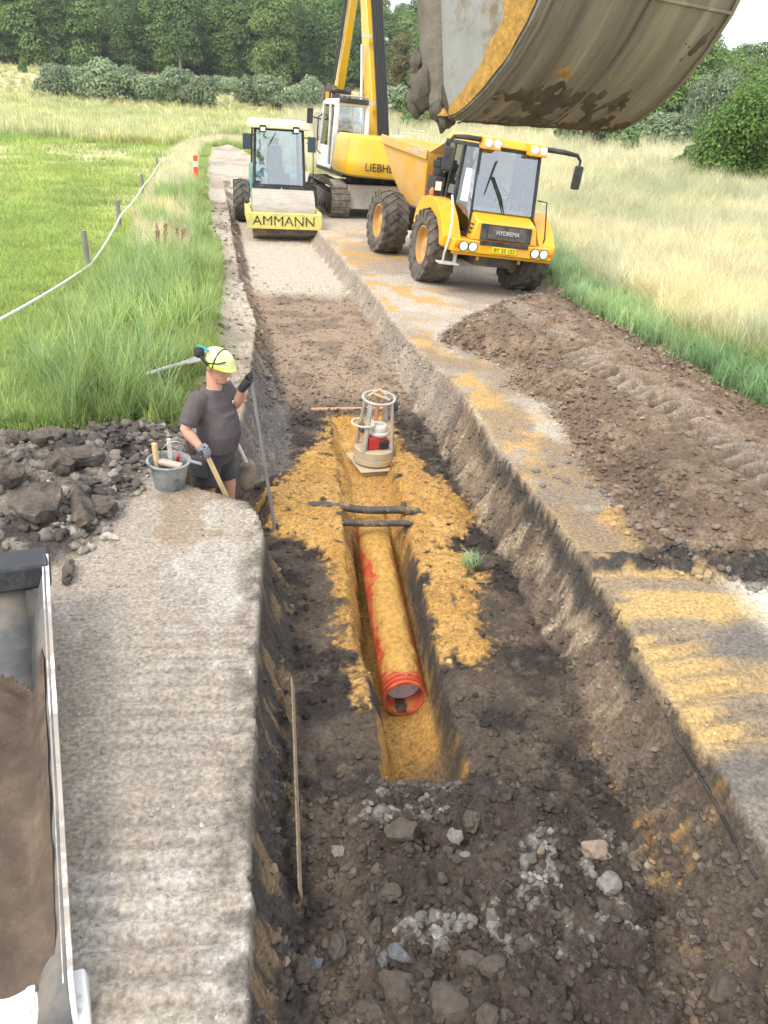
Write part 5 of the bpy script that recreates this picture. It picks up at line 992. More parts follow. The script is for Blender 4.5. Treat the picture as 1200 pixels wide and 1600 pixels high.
    fs.append(tuple(range((len(hp)-1)*n, len(hp)*n))); b.add(vs, fs); he = b.build('helmet', 'helmet_lime', p, solid=.006, smooth=60)
    b = mb(); vs = []
    for u, e in ((.028, .004), (.062, .004)):
        hw, hd = float(np.interp(u, [q[0] for q in hp], [q[1] for q in hp])), float(np.interp(u, [q[0] for q in hp], [q[2] for q in hp]))
        vs += [HP(-.008+(hd+e)*math.cos(2*math.pi*k/n)+(.02 if math.cos(2*math.pi*k/n) > .6 and u < .04 else 0), (hw+e)*math.sin(2*math.pi*k/n), u) for k in range(n)]
    b.add(vs, [(k, (k+1) % n, n+(k+1) % n, n+k) for k in range(n)]); b.build('neon_band', 'helmet_neon', he, solid=.004)
    b = mb(); b.tube([HP(.02, .118, .035), HP(.015, .108, .10), HP(.01, .06, .158), HP(.005, 0, .173), HP(.01, -.06, .158)], .007, n=6); b.tube([HP(.10, .075, .12), HP(.05, .105, .085), HP(-.04, .121, .055)], .007, n=6); b.build('helmet_strap', 'letter_black', he)
    b = mb(); b.tube([HP(-.02, .124, .045), HP(-.06, .135, .07), HP(-.11, .125, .095)], .016, n=8); b.build('muff_arm', 'letter_black', he)
    c = HP(-.135, .105, .105); ax = (hs*.8-hf*.5).normalized()
    b = mb(); b.cyl(c-ax*.03, c+ax*.035, .052, .043, n=20); mf = b.build('ear_muff', 'glove_black', he, bevel=.012); b = mb(); b.tube([c+hu*.045-hf*.03, c+hu*.06+hf*.02, c+hu*.05+hf*.08], .012, n=8); b.build('muff_band', 'muff_teal', mf)
    # things he holds and the shovel behind him
    o = MB().tube([rod0, rod0.lerp(rod1, .5), rod1], .017, n=12).build('iron_bar', 'iron_bar'); tag(o, 'long thin iron bar held upright in the worker\'s raised glove', 'iron bar')
    t = empty('wooden_lath', (0, 0, 0)); tag(t, 'yellow wooden lath with red top held in the worker\'s lowered glove', 'lath')
    dd = (tl_bot-tl_top).normalized(); b = MB(); bar(b, tl_top+dd*.05, tl_bot+dd*.04, .016, .042); b.build('shaft', 'raw_wood', t, bevel=.003); b = MB(); bar(b, tl_top-dd*.01, tl_top+dd*.062, .018, .044); b.build('painted_top', 'engine_red', t, bevel=.003)
    t = empty('shovel', (0, 0, 0)); tag(t, 'muddy shovel with pale shaft leaning in the pit behind the worker', 'shovel')
    s0, s1 = pixy(366, 682, 6.86), pixy(386, 724, 6.80); s2 = pixy(386, 766, 6.80); MB().tube([s0-(s1-s0)*.8, s1], .017, n=8).build('shaft', 'pale_wood', t)
    b = MB(); v = (s2-s1); sw = Vector((.082, .03, 0)); dp = Vector((0, .03, 0))
    b.grid([[s1+v*f+sw*(g*wd)+dp*(g*g)-Vector((0, .02, 0)) for g in (-1, -.5, 0, .5, 1)] for f, wd in ((-.06, .55), (.1, .95), (.5, 1.0), (.85, .85), (1.05, .3))]); b.build('blade', 'shovel_steel', t, solid=.006)
mat('iron_bar', (.26, .255, .25), rough=.45, metal=.4, var=.15, dirt=(.22, .17, .12), damt=.4, dscale=6)
mat('shovel_steel', (.17, .145, .12), rough=.6, metal=.2, var=.2, dirt=(.30, .24, .18), damt=.5, dscale=6)
build_worker()

# ------------------------------------------------------------------ scatter helper (geometry nodes, for stuff only)
def scatter(name, P, rot, scl, pick, meshes, m, label, cat, kind='stuff', icol=None):
    """one object of kind stuff: small shared meshes instanced on its points"""
    src = bpy.data.collections.new(name+'_pieces')
    for i, me in enumerate(meshes):
        if not me.materials: me.materials.append(MATS[m] if isinstance(m, str) else m)
        o = bpy.data.objects.new('piece', me); src.objects.link(o)
    me = bpy.data.meshes.new(name); n = len(P); me.vertices.add(n); me.vertices.foreach_set('co', np.asarray(P, np.float32).ravel())
    a = me.attributes.new('rot', 'FLOAT_VECTOR', 'POINT'); a.data.foreach_set('vector', np.asarray(rot, np.float32).ravel())
    a = me.attributes.new('scl', 'FLOAT_VECTOR', 'POINT'); a.data.foreach_set('vector', np.asarray(scl, np.float32).ravel())
    if icol is not None:
        a = me.attributes.new('icol', 'FLOAT_COLOR', 'POINT'); c4 = np.ones((n, 4), np.float32); c4[:, :3] = icol; a.data.foreach_set('color', c4.ravel())
    a = me.attributes.new('pick', 'INT', 'POINT'); a.data.foreach_set('value', np.asarray(pick, np.int32))
    o = bpy.data.objects.new(name, me); COL.objects.link(o); o['kind'] = kind; 
    if label: o['label'] = label; o['category'] = cat
    g = bpy.data.node_groups.new(name, 'GeometryNodeTree'); g.interface.new_socket('Geometry', in_out='INPUT', socket_type='NodeSocketGeometry'); g.interface.new_socket('Geometry', in_out='OUTPUT', socket_type='NodeSocketGeometry')
    N, L = g.nodes, g.links; gi, go = N.new('NodeGroupInput'), N.new('NodeGroupOutput'); ci = N.new('GeometryNodeCollectionInfo'); ci.inputs[0].default_value = src; ci.inputs['Separate Children'].default_value = True; ci.inputs['Reset Children'].default_value = True
    ip = N.new('GeometryNodeInstanceOnPoints'); ip.inputs['Pick Instance'].default_value = True
    def at(nm, ty): q = N.new('GeometryNodeInputNamedAttribute'); q.data_type = ty; q.inputs[0].default_value = nm; return [s_ for s_ in q.outputs if s_.enabled][0]
    L.new(gi.outputs[0], ip.inputs['Points']); L.new(ci.outputs[0], ip.inputs['Instance']); L.new(at('pick', 'INT'), ip.inputs['Instance Index']); L.new(at('rot', 'FLOAT_VECTOR'), ip.inputs['Rotation']); L.new(at('scl', 'FLOAT_VECTOR'), ip.inputs['Scale']); L.new(ip.outputs[0], go.inputs[0])
    md = o.modifiers.new('scatter', 'NODES'); md.node_group = g; return o

# ------------------------------------------------------------------ clods, gravel and stones
mat('clod', (.2, .2, .2), rough=.92, var=.25, scale=2.5, attr='icol', spec=.2)
for nd in MATS['clod'].node_tree.nodes:
    if nd.type == 'ATTRIBUTE': nd.attribute_type = 'INSTANCER'
CL = [clod_mesh(i, 2, .75, .55, .25 if i % 2 else 0) for i in range(8)]
def clods(name, m, label, n, box, dens, smin, smax, power=2.2, seed=1, sink=.25, lo=.7, hi=1.3):
    r = np.random.default_rng(seed); x = r.uniform(box[0], box[1], n); y = r.uniform(box[2], box[3], n); D = fields(x, y); w = dens(x, y, D); k = r.random(n) < w
    x, y, z = x[k], y[k], D['z'][k]; n = len(x); s = smin+(smax-smin)*r.random(n)**power*1.0
    P = np.stack([x, y, z+s*(.5-sink)], -1); rot = np.stack([r.uniform(-.5, .5, n), r.uniform(-.5, .5, n), r.uniform(0, 6.28, n)], -1); sc = np.stack([s*r.uniform(.8, 1.2, n), s*r.uniform(.8, 1.2, n), s*r.uniform(.7, 1.0, n)], -1)
    D2 = fields(x, y); ic = albedo(x, y, D2); ic = lerp3(ic, (.17, .13, .095), sst(.05, .5, D2['gw'])); g_ = ic.mean(-1, keepdims=True); ic = (ic*.8+g_*.2)*r.uniform(lo, hi, n)[:, None]
    return scatter(name, P, rot, sc, r.integers(0, 8, n), [q.copy() for q in CL], 'clod', None, None, icol=ic)
def nz(x, y, s, k): return fbm(x, y, s, 3, k)
clods('soil_clods', 'clod_dark', '', 42000, (-.35, 2.5, 1.4, 9.6), lambda x, y, D: D['inside']*(D['s'] < 0)*np.clip((.16+.9*sst(3.5, 2.9, y)+.35*sst(.45, .65, nz(x, y, 1.5, 2)))*(1-.9*sst(-.02, .08, D['sp']))*sst(-.1, .3, D['t']), 0, 1), .004, .032, 5.5, 1, lo=.65, hi=1.5)
clods('rubble_clods', 'clod_dark', '', 16000, (-4, -.9, 4.2, 7.6), lambda x, y, D: sst(-.15, .2, D['ru'])*(.2+.8*sst(.45, .6, nz(x, y, 1.6, 3))), .005, .06, 4.5, 2, lo=.7, hi=1.7)
clods('bank_clods', 'clod_brown', '', 42000, (2.1, 6.3, 3.8, 15.2), lambda x, y, D: sst(-.18, .05, D['bk'])*(.25+.75*sst(.9, .1, D['bk']))*(1-.8*D['tr'])*sst(.1, -.1, D['g']), .005, .04, 4.0, 3, lo=.75, hi=1.45)
clods('road_gravel', 'clod_pale', '', 16000, (-2.2, 2.9, 1.4, 9.0), lambda x, y, D: (~D['inside'])*(D['bk'] < 0)*(D['g'] < -.1)*(.15+.5*sst(.5, .65, nz(x, y, 1.1, 4))), .003, .014, 3.5, 4, lo=.7, hi=1.6)
clods('box_gravel', 'clod_brown', '', 16000, (-1.4, 2.0, 9.4, 16), lambda x, y, D: D['inside']*(.25+.75*sst(12.5, 9.6, y)), .004, .032, 5, 5)
clods('edge_soil', 'clod_brown', '', 14000, (-3.4, 6.2, 7.0, 26), lambda x, y, D: sst(-.9, -.3, D['g'])*sst(.12, -.1, D['g'])*(D['bk'] < .1), .006, .06, 3.2, 6)
clods('sand_grains', 'clod_sand', '', 16000, (-.4, 2.0, 3.2, 9.6), lambda x, y, D: np.clip(np.maximum(sst(-.06, .05, D['sp'])*D['inside'], sst(.2, .6, D['s']))*.75, 0, 1), .003, .016, 3.0, 7)
clods('lime_lumps', 'clod_pale', '', 2600, (.5, 1.9, 1.7, 3.2), lambda x, y, D: sst(.50, .6, nz(x, y, 2.4, 2)+.12*sst(.55, 0, np.hypot((x-1.35)*.9, (y-2.55)*1.2))), .004, .03, 3, 8, lo=.7, hi=1.25)
clods('wall_crumbs', 'clod_brown', '', 16000, (1.1, 2.5, 2.0, 12), lambda x, y, D: D['inside']*sst(1.4, 1.0, D['trr'])*.7, .003, .028, 5.0, 9, .4)

# stones one can pick out, each a thing
mat('stone_grey', (.21, .19, .165), rough=.85, var=.3, scale=2.5, bump=.010, bscale=5); mat('stone_dark', (.085, .067, .052), rough=.9, var=.3, scale=2.5, bump=.010, bscale=5)
mat('stone_brown', (.25, .19, .14), rough=.9, var=.3, scale=2.5, bump=.010, bscale=5); mat('stone_blue', (.13, .137, .142), rough=.7, var=.3, scale=2.5, bump=.010, bscale=5)
def stone(px, py, w, m, label, group, z=None, cat='stone', name='stone', sq=.7, ang=.18, seed=[0]):
    seed[0] += 1; z0 = 0 if z is None else z; q = pix(px, py, z0)
    for _ in range(4): q = pix(px, py, min(.6, gz(q.x, q.y)+.01))
    dist = (q-Vector((0, 0, CAM_H))).length; r_ = w*dist/F_PX/2
    o = link(name, clod_mesh(seed[0]*1.3, 3, sq, .45, ang), m); o.location = (q.x, q.y, gz(q.x, q.y)+r_*sq*.35); o.scale = (r_, r_, r_); o.rotation_euler = (random.uniform(-.3, .3), random.uniform(-.3, .3), random.uniform(0, 6)); tag(o, label, cat, group); return o
for i, (px, py, w) in enumerate([(838, 735, 14), (860, 727, 13), (888, 722, 12), (905, 712, 11), (870, 745, 12), (848, 758, 11), (885, 752, 13), (910, 738, 10), (1010, 800, 15), (1030, 812, 16), (1022, 832, 14), (1042, 835, 14), (990, 815, 12), (1010, 845, 16), (1060, 850, 14), (1075, 862, 13), (1085, 885, 16), (1030, 758, 12), (1052, 770, 11), (1065, 745, 11), (930, 715, 9), (945, 735, 10), (1185, 855, 14), (1140, 880, 14), (1178, 918, 22), (900, 690, 9), (920, 760, 12), (960, 790, 12), (975, 770, 10), (1118, 845, 12)]):
    stone(px, py, w, ['stone_grey', 'stone_brown', 'stone_grey'][i % 3], 'rounded field stone among the scree at the foot of the earth bank', 'stones at the foot of the earth bank')
stone(852, 571, 9, 'stone_grey', 'small pale stone lying alone on the sand beside the earth bank', None)
stone(1013, 885, 17, 'stone_grey', 'whitish stone on the dark soil ridge by the sand platform', None)
stone(1015, 868, 34, 'stone_dark', 'black soil lump on the dark ridge by the sand platform', None, cat='clod', name='soil_clod')
for i, (px, py, w, m, lab) in enumerate([(625, 1552, 62, 'stone_dark', 'large dark rounded boulder at the near end of the pit'), (700, 1572, 58, 'stone_dark', 'dark rough lump beside the boulder in the pit'), (760, 1590, 34, 'stone_dark', 'small dark clod among rubble near the boulder'), (622, 1490, 34, 'stone_blue', 'blue-grey angular stone in the pit floor'), (600, 1500, 28, 'stone_blue', 'smaller blue-grey stone chip on the pit floor'), (527, 1330, 22, 'stone_grey', 'pale grey stone on the dark pit floor near the left wall'), (493, 1505, 20, 'stone_blue', 'grey stone on the pit floor by the left wall'), (710, 1308, 26, 'stone_grey', 'pale chalky lump at the top of the rubble heap'), (845, 1330, 18, 'stone_brown', 'brownish lump on the right of the rubble heap'), (728, 1335, 18, 'stone_grey', 'small white lump in the middle of the rubble heap'), (950, 1390, 36, 'stone_grey', 'broad pale flat stone on the rubble heap edge'), (965, 1425, 40, 'stone_brown', 'brown flat slab stone below the right pit wall'), (930, 1330, 40, 'stone_brown', 'muddy ochre stone at the foot of the right wall'), (1130, 1545, 52, 'stone_dark', 'mud covered rounded stone low on the right slope'), (735, 1285, 40, 'stone_dark', 'dark flat slab at the end of the narrow trench'), (610, 1395, 30, 'stone_dark', 'dark stone half buried in the pit floor rubble'), (570, 1580, 26, 'stone_brown', 'brown cobble near the large boulder'), (530, 1575, 24, 'stone_dark', 'dark cobble by the pit\'s left wall foot')]):
    stone(px, py, w, m, lab, None, z=-.5)
rl_ = random.Random(3)
for i in range(14): stone(rl_.uniform(430, 1080), rl_.uniform(1290, 1590), rl_.uniform(20, 46), 'stone_dark', 'dark crumbly soil lump among the rubble at the near end of the pit', 'soil lumps in the near pit', z=-.5, cat='clod', name='soil_lump', ang=.08)
# broken asphalt slabs and lumps in the rubble
mat('asphalt_slab', (.14, .115, .092), rough=.95, var=.45, scale=12, bump=.02, bscale=16, dirt=(.06, .054, .05), damt=.42, dscale=5, dsoft=.08, spec=.15)
def slab(px, py, w, d_, h, tilt, label, rz=0.0, seed=1):
    q = pix(px, py, .12)
    for _ in range(3): q = pix(px, py, gz(q.x, q.y)+.05)
    dist = (q-Vector((0, 0, CAM_H))).length; s = dist/F_PX*.86; r = random.Random(seed); n = 11; b = MB()
    ring = [((w*s/2)*math.cos(2*math.pi*i/n)*r.uniform(.8, 1.1), (d_*s/2)*math.sin(2*math.pi*i/n)*r.uniform(.8, 1.1)) for i in range(n)]
    vs = [(x*.92, y*.92, -h/2+r.uniform(-.01, .01)) for x, y in ring]+[(x*1.03, y*1.03, r.uniform(-.01, .01)) for x, y in ring]+[(x, y, h/2+r.uniform(-.015, .015)) for x, y in ring]+[(x*.5, y*.5, h/2+r.uniform(-.01, .02)) for x, y in ring]
    fs = [tuple(range(n))[::-1], tuple(range(3*n, 4*n))]+[(k*n+i, k*n+(i+1) % n, (k+1)*n+(i+1) % n, (k+1)*n+i) for k in range(3) for i in range(n)]
    b.add(vs, fs); me = b.mesh('asphalt_slab'); bm = bmesh.new(); bm.from_mesh(me); bmesh.ops.triangulate(bm, faces=bm.faces); bmesh.ops.subdivide_edges(bm, edges=bm.edges, cuts=3, use_grid_fill=True)
    for v in bm.verts: c_ = v.co*14+Vector((seed*5, 0, 0)); v.co += Vector((mnoise.noise(c_), mnoise.noise(c_+Vector((9, 0, 0))), mnoise.noise(c_+Vector((0, 9, 0)))))*.022+Vector((mnoise.noise(c_*3), mnoise.noise(c_*3+Vector((9, 0, 0))), mnoise.noise(c_*3+Vector((0, 9, 0)))))*.008
    bm.to_mesh(me); bm.free(); me.polygons.foreach_set('use_smooth', np.ones(len(me.polygons), dtype=bool)); me.set_sharp_from_angle(angle=R(45)); o = link('asphalt_slab', me, 'asphalt_slab'); o.location = (q.x, q.y, gz(q.x, q.y)+h*.45); o.rotation_euler = (tilt[0], tilt[1], rz); tag(o, label, 'asphalt slab', 'broken asphalt slabs in the rubble')
slab(62, 790, 84, 84, .09, (.28, .05), 'large tilted asphalt slab with soil on top in the rubble', .2, 1)
slab(128, 790, 44, 130, .09, (.05, .85), 'narrow asphalt slab standing on edge in the rubble', .35, 2)
slab(163, 790, 42, 60, .08, (.1, -.2), 'small pale grey asphalt piece beside the slab standing on edge', .5, 3)
slab(130, 715, 80, 50, .07, (.05, .1), 'thin dark asphalt plate behind the standing slab', .1, 4)
slab(75, 680, 60, 40, .08, (.2, .1), 'brown earth-covered slab below the grass edge', .9, 5)
slab(30, 685, 40, 36, .10, (.1, .3), 'lumpy earth slab at the left below the grass edge', .3, 6)
slab(95, 725, 50, 44, .12, (.3, .3), 'dark broken slab on top of the rubble heap', 1.0, 7)
slab(15, 745, 60, 50, .14, (.2, .2), 'dark soil block at the side of the large tilted slab', 0, 8)
slab(105, 890, 18, 70, .05, (0, .3), 'thin black sliver beside the ditching bucket', .1, 9)  # narrow dark piece next to the bucket, made with the slab shape

# ------------------------------------------------------------------ grass
def tuft(seed, n, hmin, hmax, spread, width, droop, cols, segs=3, lean=0.0):
    r = np.random.default_rng(seed); V, Fs, C = [], [], []
    for i in range(n):
        a = r.uniform(0, 6.283); rad = spread*math.sqrt(r.random()); bx, by = rad*math.cos(a), rad*math.sin(a); h = r.uniform(hmin, hmax); az = r.uniform(0, 6.283); dr = droop*r.uniform(.3, 1.2); w = width*r.uniform(.6, 1.2)
        dx, dy = math.cos(az)*dr+lean, math.sin(az)*dr; wx, wy = -math.sin(az+r.uniform(-1, 1)), math.cos(az); c = np.array(cols[r.integers(0, len(cols))])*r.uniform(.75, 1.25); b0 = len(V)
        for k in range(segs+1):
            t = k/segs; px, py, pz = bx+dx*h*t*t, by+dy*h*t*t, h*(t-.35*dr*t*t); ww = w*(1-t)**.7
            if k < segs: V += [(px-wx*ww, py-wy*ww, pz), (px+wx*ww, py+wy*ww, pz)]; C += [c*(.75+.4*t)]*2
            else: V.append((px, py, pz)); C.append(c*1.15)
        for k in range(segs-1): Fs.append((b0+2*k, b0+2*k+1, b0+2*k+3, b0+2*k+2))
        Fs.append((b0+2*segs-2, b0+2*segs-1, b0+2*segs, b0+2*segs))
    V, C = np.array(V), np.array(C); me = bpy.data.meshes.new('tuft'); me.from_pydata([tuple(v) for v in V], [], [tuple(dict.fromkeys(f)) for f in Fs])
    at = me.color_attributes.new('Col', 'FLOAT_COLOR', 'POINT'); c4 = np.ones((len(V), 4), np.float32); c4[:, :3] = C; at.data.foreach_set('color', c4.ravel()); me.polygons.foreach_set('use_smooth', np.ones(len(me.polygons), dtype=bool)); me.update(); return me
leafmat('grass_blade', (1, 1, 1), var=.25, trans=.5, inst='icol'); leafmat('turf_blade', (1, 1, 1), trans=.5)
GREEN = [(.32, .45, .15), (.38, .50, .18), (.25, .38, .12), (.50, .56, .27)]; LIME = [(.42, .54, .16), (.48, .58, .20), (.36, .49, .13)]; TAN = [(.74, .69, .48), (.80, .76, .57), (.65, .60, .40), (.68, .69, .43)]; OLIVE = [(.50, .54, .22), (.56, .58, .27), (.44, .50, .18)]; COOL = [(.33, .50, .23), (.42, .58, .30), (.52, .66, .40)]
def grass(name, cand, dens, meshes, smin, smax, seed, label, far=None, hz=1.0):
    r = np.random.default_rng(seed); x, y = cand(r); D = fields(x, y); albedo(x, y, D); w = dens(x, y, D); k = r.random(len(x)) < w; x, y, z = x[k], y[k], D['z'][k]; n = len(x)
    s = r.uniform(smin, smax, n); 
    if far is not None: s = s*far(x, y)
    P = np.stack([x, y, z-.01], -1); rot = np.stack([r.uniform(-.12, .12, n), r.uniform(-.12, .12, n), r.uniform(0, 6.28, n)], -1); sc = np.stack([s, s, s*r.uniform(.75, 1.2, n)*hz], -1)
    a1, a2, a3 = fbm(x, y, .45, 3, 2), fbm(x, y, .16, 3, 5), fbm(x, y, 1.7, 2, 7); t = np.ones((n, 3))
    t = lerp3(t, (1.14, 1.10, 1.0), sst(.5, .68, a1)); t = lerp3(t, (.72, .80, .72), sst(.52, .7, a2)*.9); t = lerp3(t, (1.10, 1.02, .95), sst(.55, .7, a3)*.8); t = t*r.uniform(.78, 1.22, n)[:, None]
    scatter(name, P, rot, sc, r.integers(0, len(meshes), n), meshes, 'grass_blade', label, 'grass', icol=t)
def polar(n, x0, x1, y0, y1, p=2.0):       # more points near the pit than far off
    def f(r):
        t = r.random(n); y = 1/(1/y0+(1/y1-1/y0)*t) if p == 2 else y0*(y1/y0)**t
        return r.uniform(x0, x1, n)*y/y0, y
    return f
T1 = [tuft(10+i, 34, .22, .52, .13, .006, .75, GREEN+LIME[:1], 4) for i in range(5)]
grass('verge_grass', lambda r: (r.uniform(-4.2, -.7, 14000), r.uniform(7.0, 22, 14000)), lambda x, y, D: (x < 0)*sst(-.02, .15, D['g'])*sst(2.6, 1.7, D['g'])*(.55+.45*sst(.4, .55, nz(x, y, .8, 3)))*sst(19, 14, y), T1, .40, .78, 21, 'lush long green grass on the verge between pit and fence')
T8 = [tuft(150+i, 22, .5, .95, .10, .009, .55, GREEN+COOL[:1], 4) for i in range(4)]
grass('verge_weeds', lambda r: (r.uniform(-3.6, -.8, 2600), r.uniform(7.2, 26, 2600)), lambda x, y, D: (x < 0)*sst(.1, .3, D['g'])*sst(2.0, 1.2, D['g'])*sst(.5, .62, nz(x, y, .9, 6)), T8, .55, 1.0, 31, 'tall coarse green weeds standing up from the verge grass')
T2 = [tuft(30+i, 60, .06, .15, .30, .006, .6, LIME+GREEN[:1], 2) for i in range(4)]
grass('pasture_grass', polar(30000, -4.2, -.15, 7.0, 110), lambda x, y, D: (x < 0)*sst(.8, 1.8, D['g'])*(1-.75*D['dry']), T2, .7, 1.2, 22, 'short bright green pasture grass beyond the fence', lambda x, y: np.clip(y/14, 1, 4), .8)
T3 = [tuft(50+i, 40, .35, .75, .18, .005, .45, TAN, 3, .12) for i in range(5)]
grass('dry_verge_grass', lambda r: (r.uniform(-8, -1.2, 16000), r.uniform(13.5, 60, 16000)), lambda x, y, D: (x < 0)*sst(.35, .7, D['g'])*sst(1.9, 1.4, D['g'])*sst(13.5, 17, y)*.9, T3, .5, .85, 23, 'tall straw-coloured dry grass along the fence')
grass('verge_edge_grass', lambda r: (r.uniform(-6, -1, 9000), r.uniform(14, 60, 9000)), lambda x, y, D: (x < 0)*sst(-.05, .1, D['g'])*sst(1.1, .6, D['g'])*.8, T1, .4, .8, 24, 'green grass fringe beside the haul road')
T4 = [tuft(70+i, 46, .4, .95, .24, .0055, .5, TAN, 3, .25) for i in range(5)]; T5 = [tuft(90+i, 40, .3, .7, .22, .006, .55, OLIVE, 3, .2) for i in range(4)]
grass('dry_meadow_grass', polar(60000, -.6, 8.5, 6.0, 130), lambda x, y, D: (x > 0)*sst(.5, 1.4, D['g'])*(.25+.75*D['dry']), T4, .7, 1.15, 25, 'tall dry straw-coloured meadow grass right of the road', lambda x, y: np.clip(y/22, 1, 3.2), .8)
grass('olive_meadow_grass', polar(40000, -.6, 8.5, 6.0, 120), lambda x, y, D: (x > 0)*sst(.3, 1.0, D['g'])*(.12+.7*sst(.50, .62, fbm(x, y*1.6, .22, 3, 6))), T5, .7, 1.1, 26, 'olive green meadow grass patches right of the road', lambda x, y: np.clip(y/24, 1, 3), .8)
T6 = [tuft(110+i, 40, .18, .45, .14, .006, .7, COOL, 4) for i in range(5)]
grass('roadside_grass', lambda r: (r.uniform(4.8, 8.5, 12000), r.uniform(4, 26, 12000)), lambda x, y, D: (x > 0)*sst(-.1, .1, D['g'])*sst(1.9, .9, D['g']), T6, .6, 1.1, 27, 'cool green grass edging the earth bank')
T7 = [tuft(130+i, 26, .25, .5, .2, .012, .4, TAN[:2]+OLIVE+LIME[:1], 2) for i in range(4)]
grass('far_meadow_grass', polar(26000, -34, 12, 48, 200, 2), lambda x, y, D: (D['g'] > 2)*(.3+.7*D['dry'])*(x < y*.3), T7, 1.2, 2.2, 28, 'pale dry meadow grass spreading to the far bushes')
# tuft of turf that fell into the pit
q = pix(742, 882, -.56); t = empty('turf_clump', (q.x, q.y, gz(q.x, q.y))); tag(t, 'clump of green turf with soil fallen onto the sand in the pit', 'turf')
o = link('grass', tuft(200, 170, .06, .17, .10, .0028, .8, COOL, 4), 'turf_blade', t); o.location = (-.03, 0, .05); o.rotation_euler = (0, -.3, 0)
o = link('soil', clod_mesh(31, 3, .7, .5), 'stone_dark', t); o.location = (.07, .03, .03); o.scale = (.12, .10, .085)
# brown dock stalks on the verge
mat('dock_brown', (.24, .13, .06), rough=.9, var=.3, scale=20)
for i, (px, py, h, lab) in enumerate(((243, 402, .55, 'tall rust-brown dock stalk in the dry verge'), (254, 400, .65, 'tallest rust-brown dock stalk in the dry verge'), (281, 393, .5, 'slender brown dock stalk set apart beside the road edge'))):
    q = pix(px, py, .15); b = MB(); r = random.Random(i)
    for k in range(3):
        dx, dy = r.uniform(-.12, .12), r.uniform(-.1, .1); b.tube([(dx*.2, dy*.2, 0), (dx*.6, dy*.6, h*.5), (dx, dy, h)], .008, n=5)
        for j in range(60): 
            f = r.uniform(.4, 1); c = Vector((dx*(.2+.8*f), dy*(.2+.8*f), h*f))+Vector((r.uniform(-.03, .03), r.uniform(-.03, .03), 0)); s = .012; b.add([c+Vector((-s, 0, 0)), c+Vector((s, 0, s)), c+Vector((0, s, s*2))], [(0, 1, 2)])
    o = b.build('dock_stalk', 'dock_brown', None, smooth=0); o.location = (q.x, q.y, gz(q.x, q.y)-.02); tag(o, lab, 'plant', 'dock plants on the verge')

# ------------------------------------------------------------------ trees and bushes
def crown_mesh(seed, lobes, nleaf, size, cols, flat=.0, up=.5, jitter=.16):
    r = np.random.default_rng(seed); V = np.zeros((nleaf, 4, 3)); vol = np.array([l[3]*l[4]*l[5] for l in lobes])**(2/3); pk = r.choice(len(lobes), nleaf, p=vol/vol.sum()); Lb = np.array(lobes)[pk]
    d = r.normal(size=(nleaf, 3)); d /= np.linalg.norm(d, axis=1)[:, None]; d[:, 2] = np.where(d[:, 2] < -.45, -d[:, 2], d[:, 2]); rad = 1-np.abs(r.normal(size=nleaf))*jitter; rad = np.clip(rad+.14*np.sin(d[:, 0]*9+seed)*np.sin(d[:, 1]*8)*np.cos(d[:, 2]*7), .25, 1.18)
    c = Lb[:, :3]+d*Lb[:, 3:6]*rad[:, None]; nrm = d*.9+r.normal(size=(nleaf, 3))*.32+np.array([0, 0, up]); nrm /= np.linalg.norm(nrm, axis=1)[:, None]
    a = np.cross(nrm, r.normal(size=(nleaf, 3))); a /= np.linalg.norm(a, axis=1)[:, None]; b = np.cross(nrm, a); s = size*r.uniform(.55, 1.35, nleaf)[:, None]
    V[:, 0] = c-a*s; V[:, 1] = c-b*s*.7; V[:, 2] = c+a*s; V[:, 3] = c+b*s*.7-nrm*s*.25
    lc = np.array(cols)[r.integers(0, len(cols), nleaf)]*r.uniform(.7, 1.3, nleaf)[:, None]; tint = np.array([r.uniform(.85, 1.15) for _ in lobes])[pk][:, None]
    C = np.repeat((lc*tint)[:, None, :], 4, 1).reshape(-1, 3); return rawmesh('crown', V.reshape(-1, 3), np.arange(nleaf*4).reshape(-1, 4), False, None, C)
def tree_lobes(seed, h, w, base=.12, n=24):
    r = random.Random(seed); L = []
    for i in range(n):
        t = base+(1-base)*((i+.5)/n); q_ = (t-base)/(1-base); prof = (1-max(0, q_-.45)**2/.36)**.5*(.75+.25*min(1, q_*3)); rr = w*.5*prof; a = r.uniform(0, 6.28); k = r.uniform(.3, .72)
        s = w*r.uniform(.17, .29); L.append((rr*k*math.cos(a), rr*k*math.sin(a), h*t*.93, s, s, s*r.uniform(.7, 1.0)))
    return L
DARKG = [(.095, .165, .055), (.12, .20, .065), (.145, .23, .075)]; MIDG = [(.15, .25, .07), (.185, .29, .085), (.22, .32, .105)]; YELG = [(.17, .25, .075), (.21, .29, .09), (.15, .22, .065)]; WILLOW = [(.26, .34, .19), (.32, .40, .24), (.20, .28, .155)]; BRIGHT = [(.11, .21, .04), (.15, .26, .05), (.08, .165, .035), (.19, .30, .07)]; RUST = [(.18, .17, .065), (.22, .18, .07), (.14, .16, .055)]
leafmat('foliage', (1, 1, 1), var=.2, trans=.35, rough=.7)
mat('bark', (.10, .085, .07), rough=.95, var=.3, scale=3); mat('bark_pale', (.34, .32, .28), rough=.9, var=.25, scale=3)
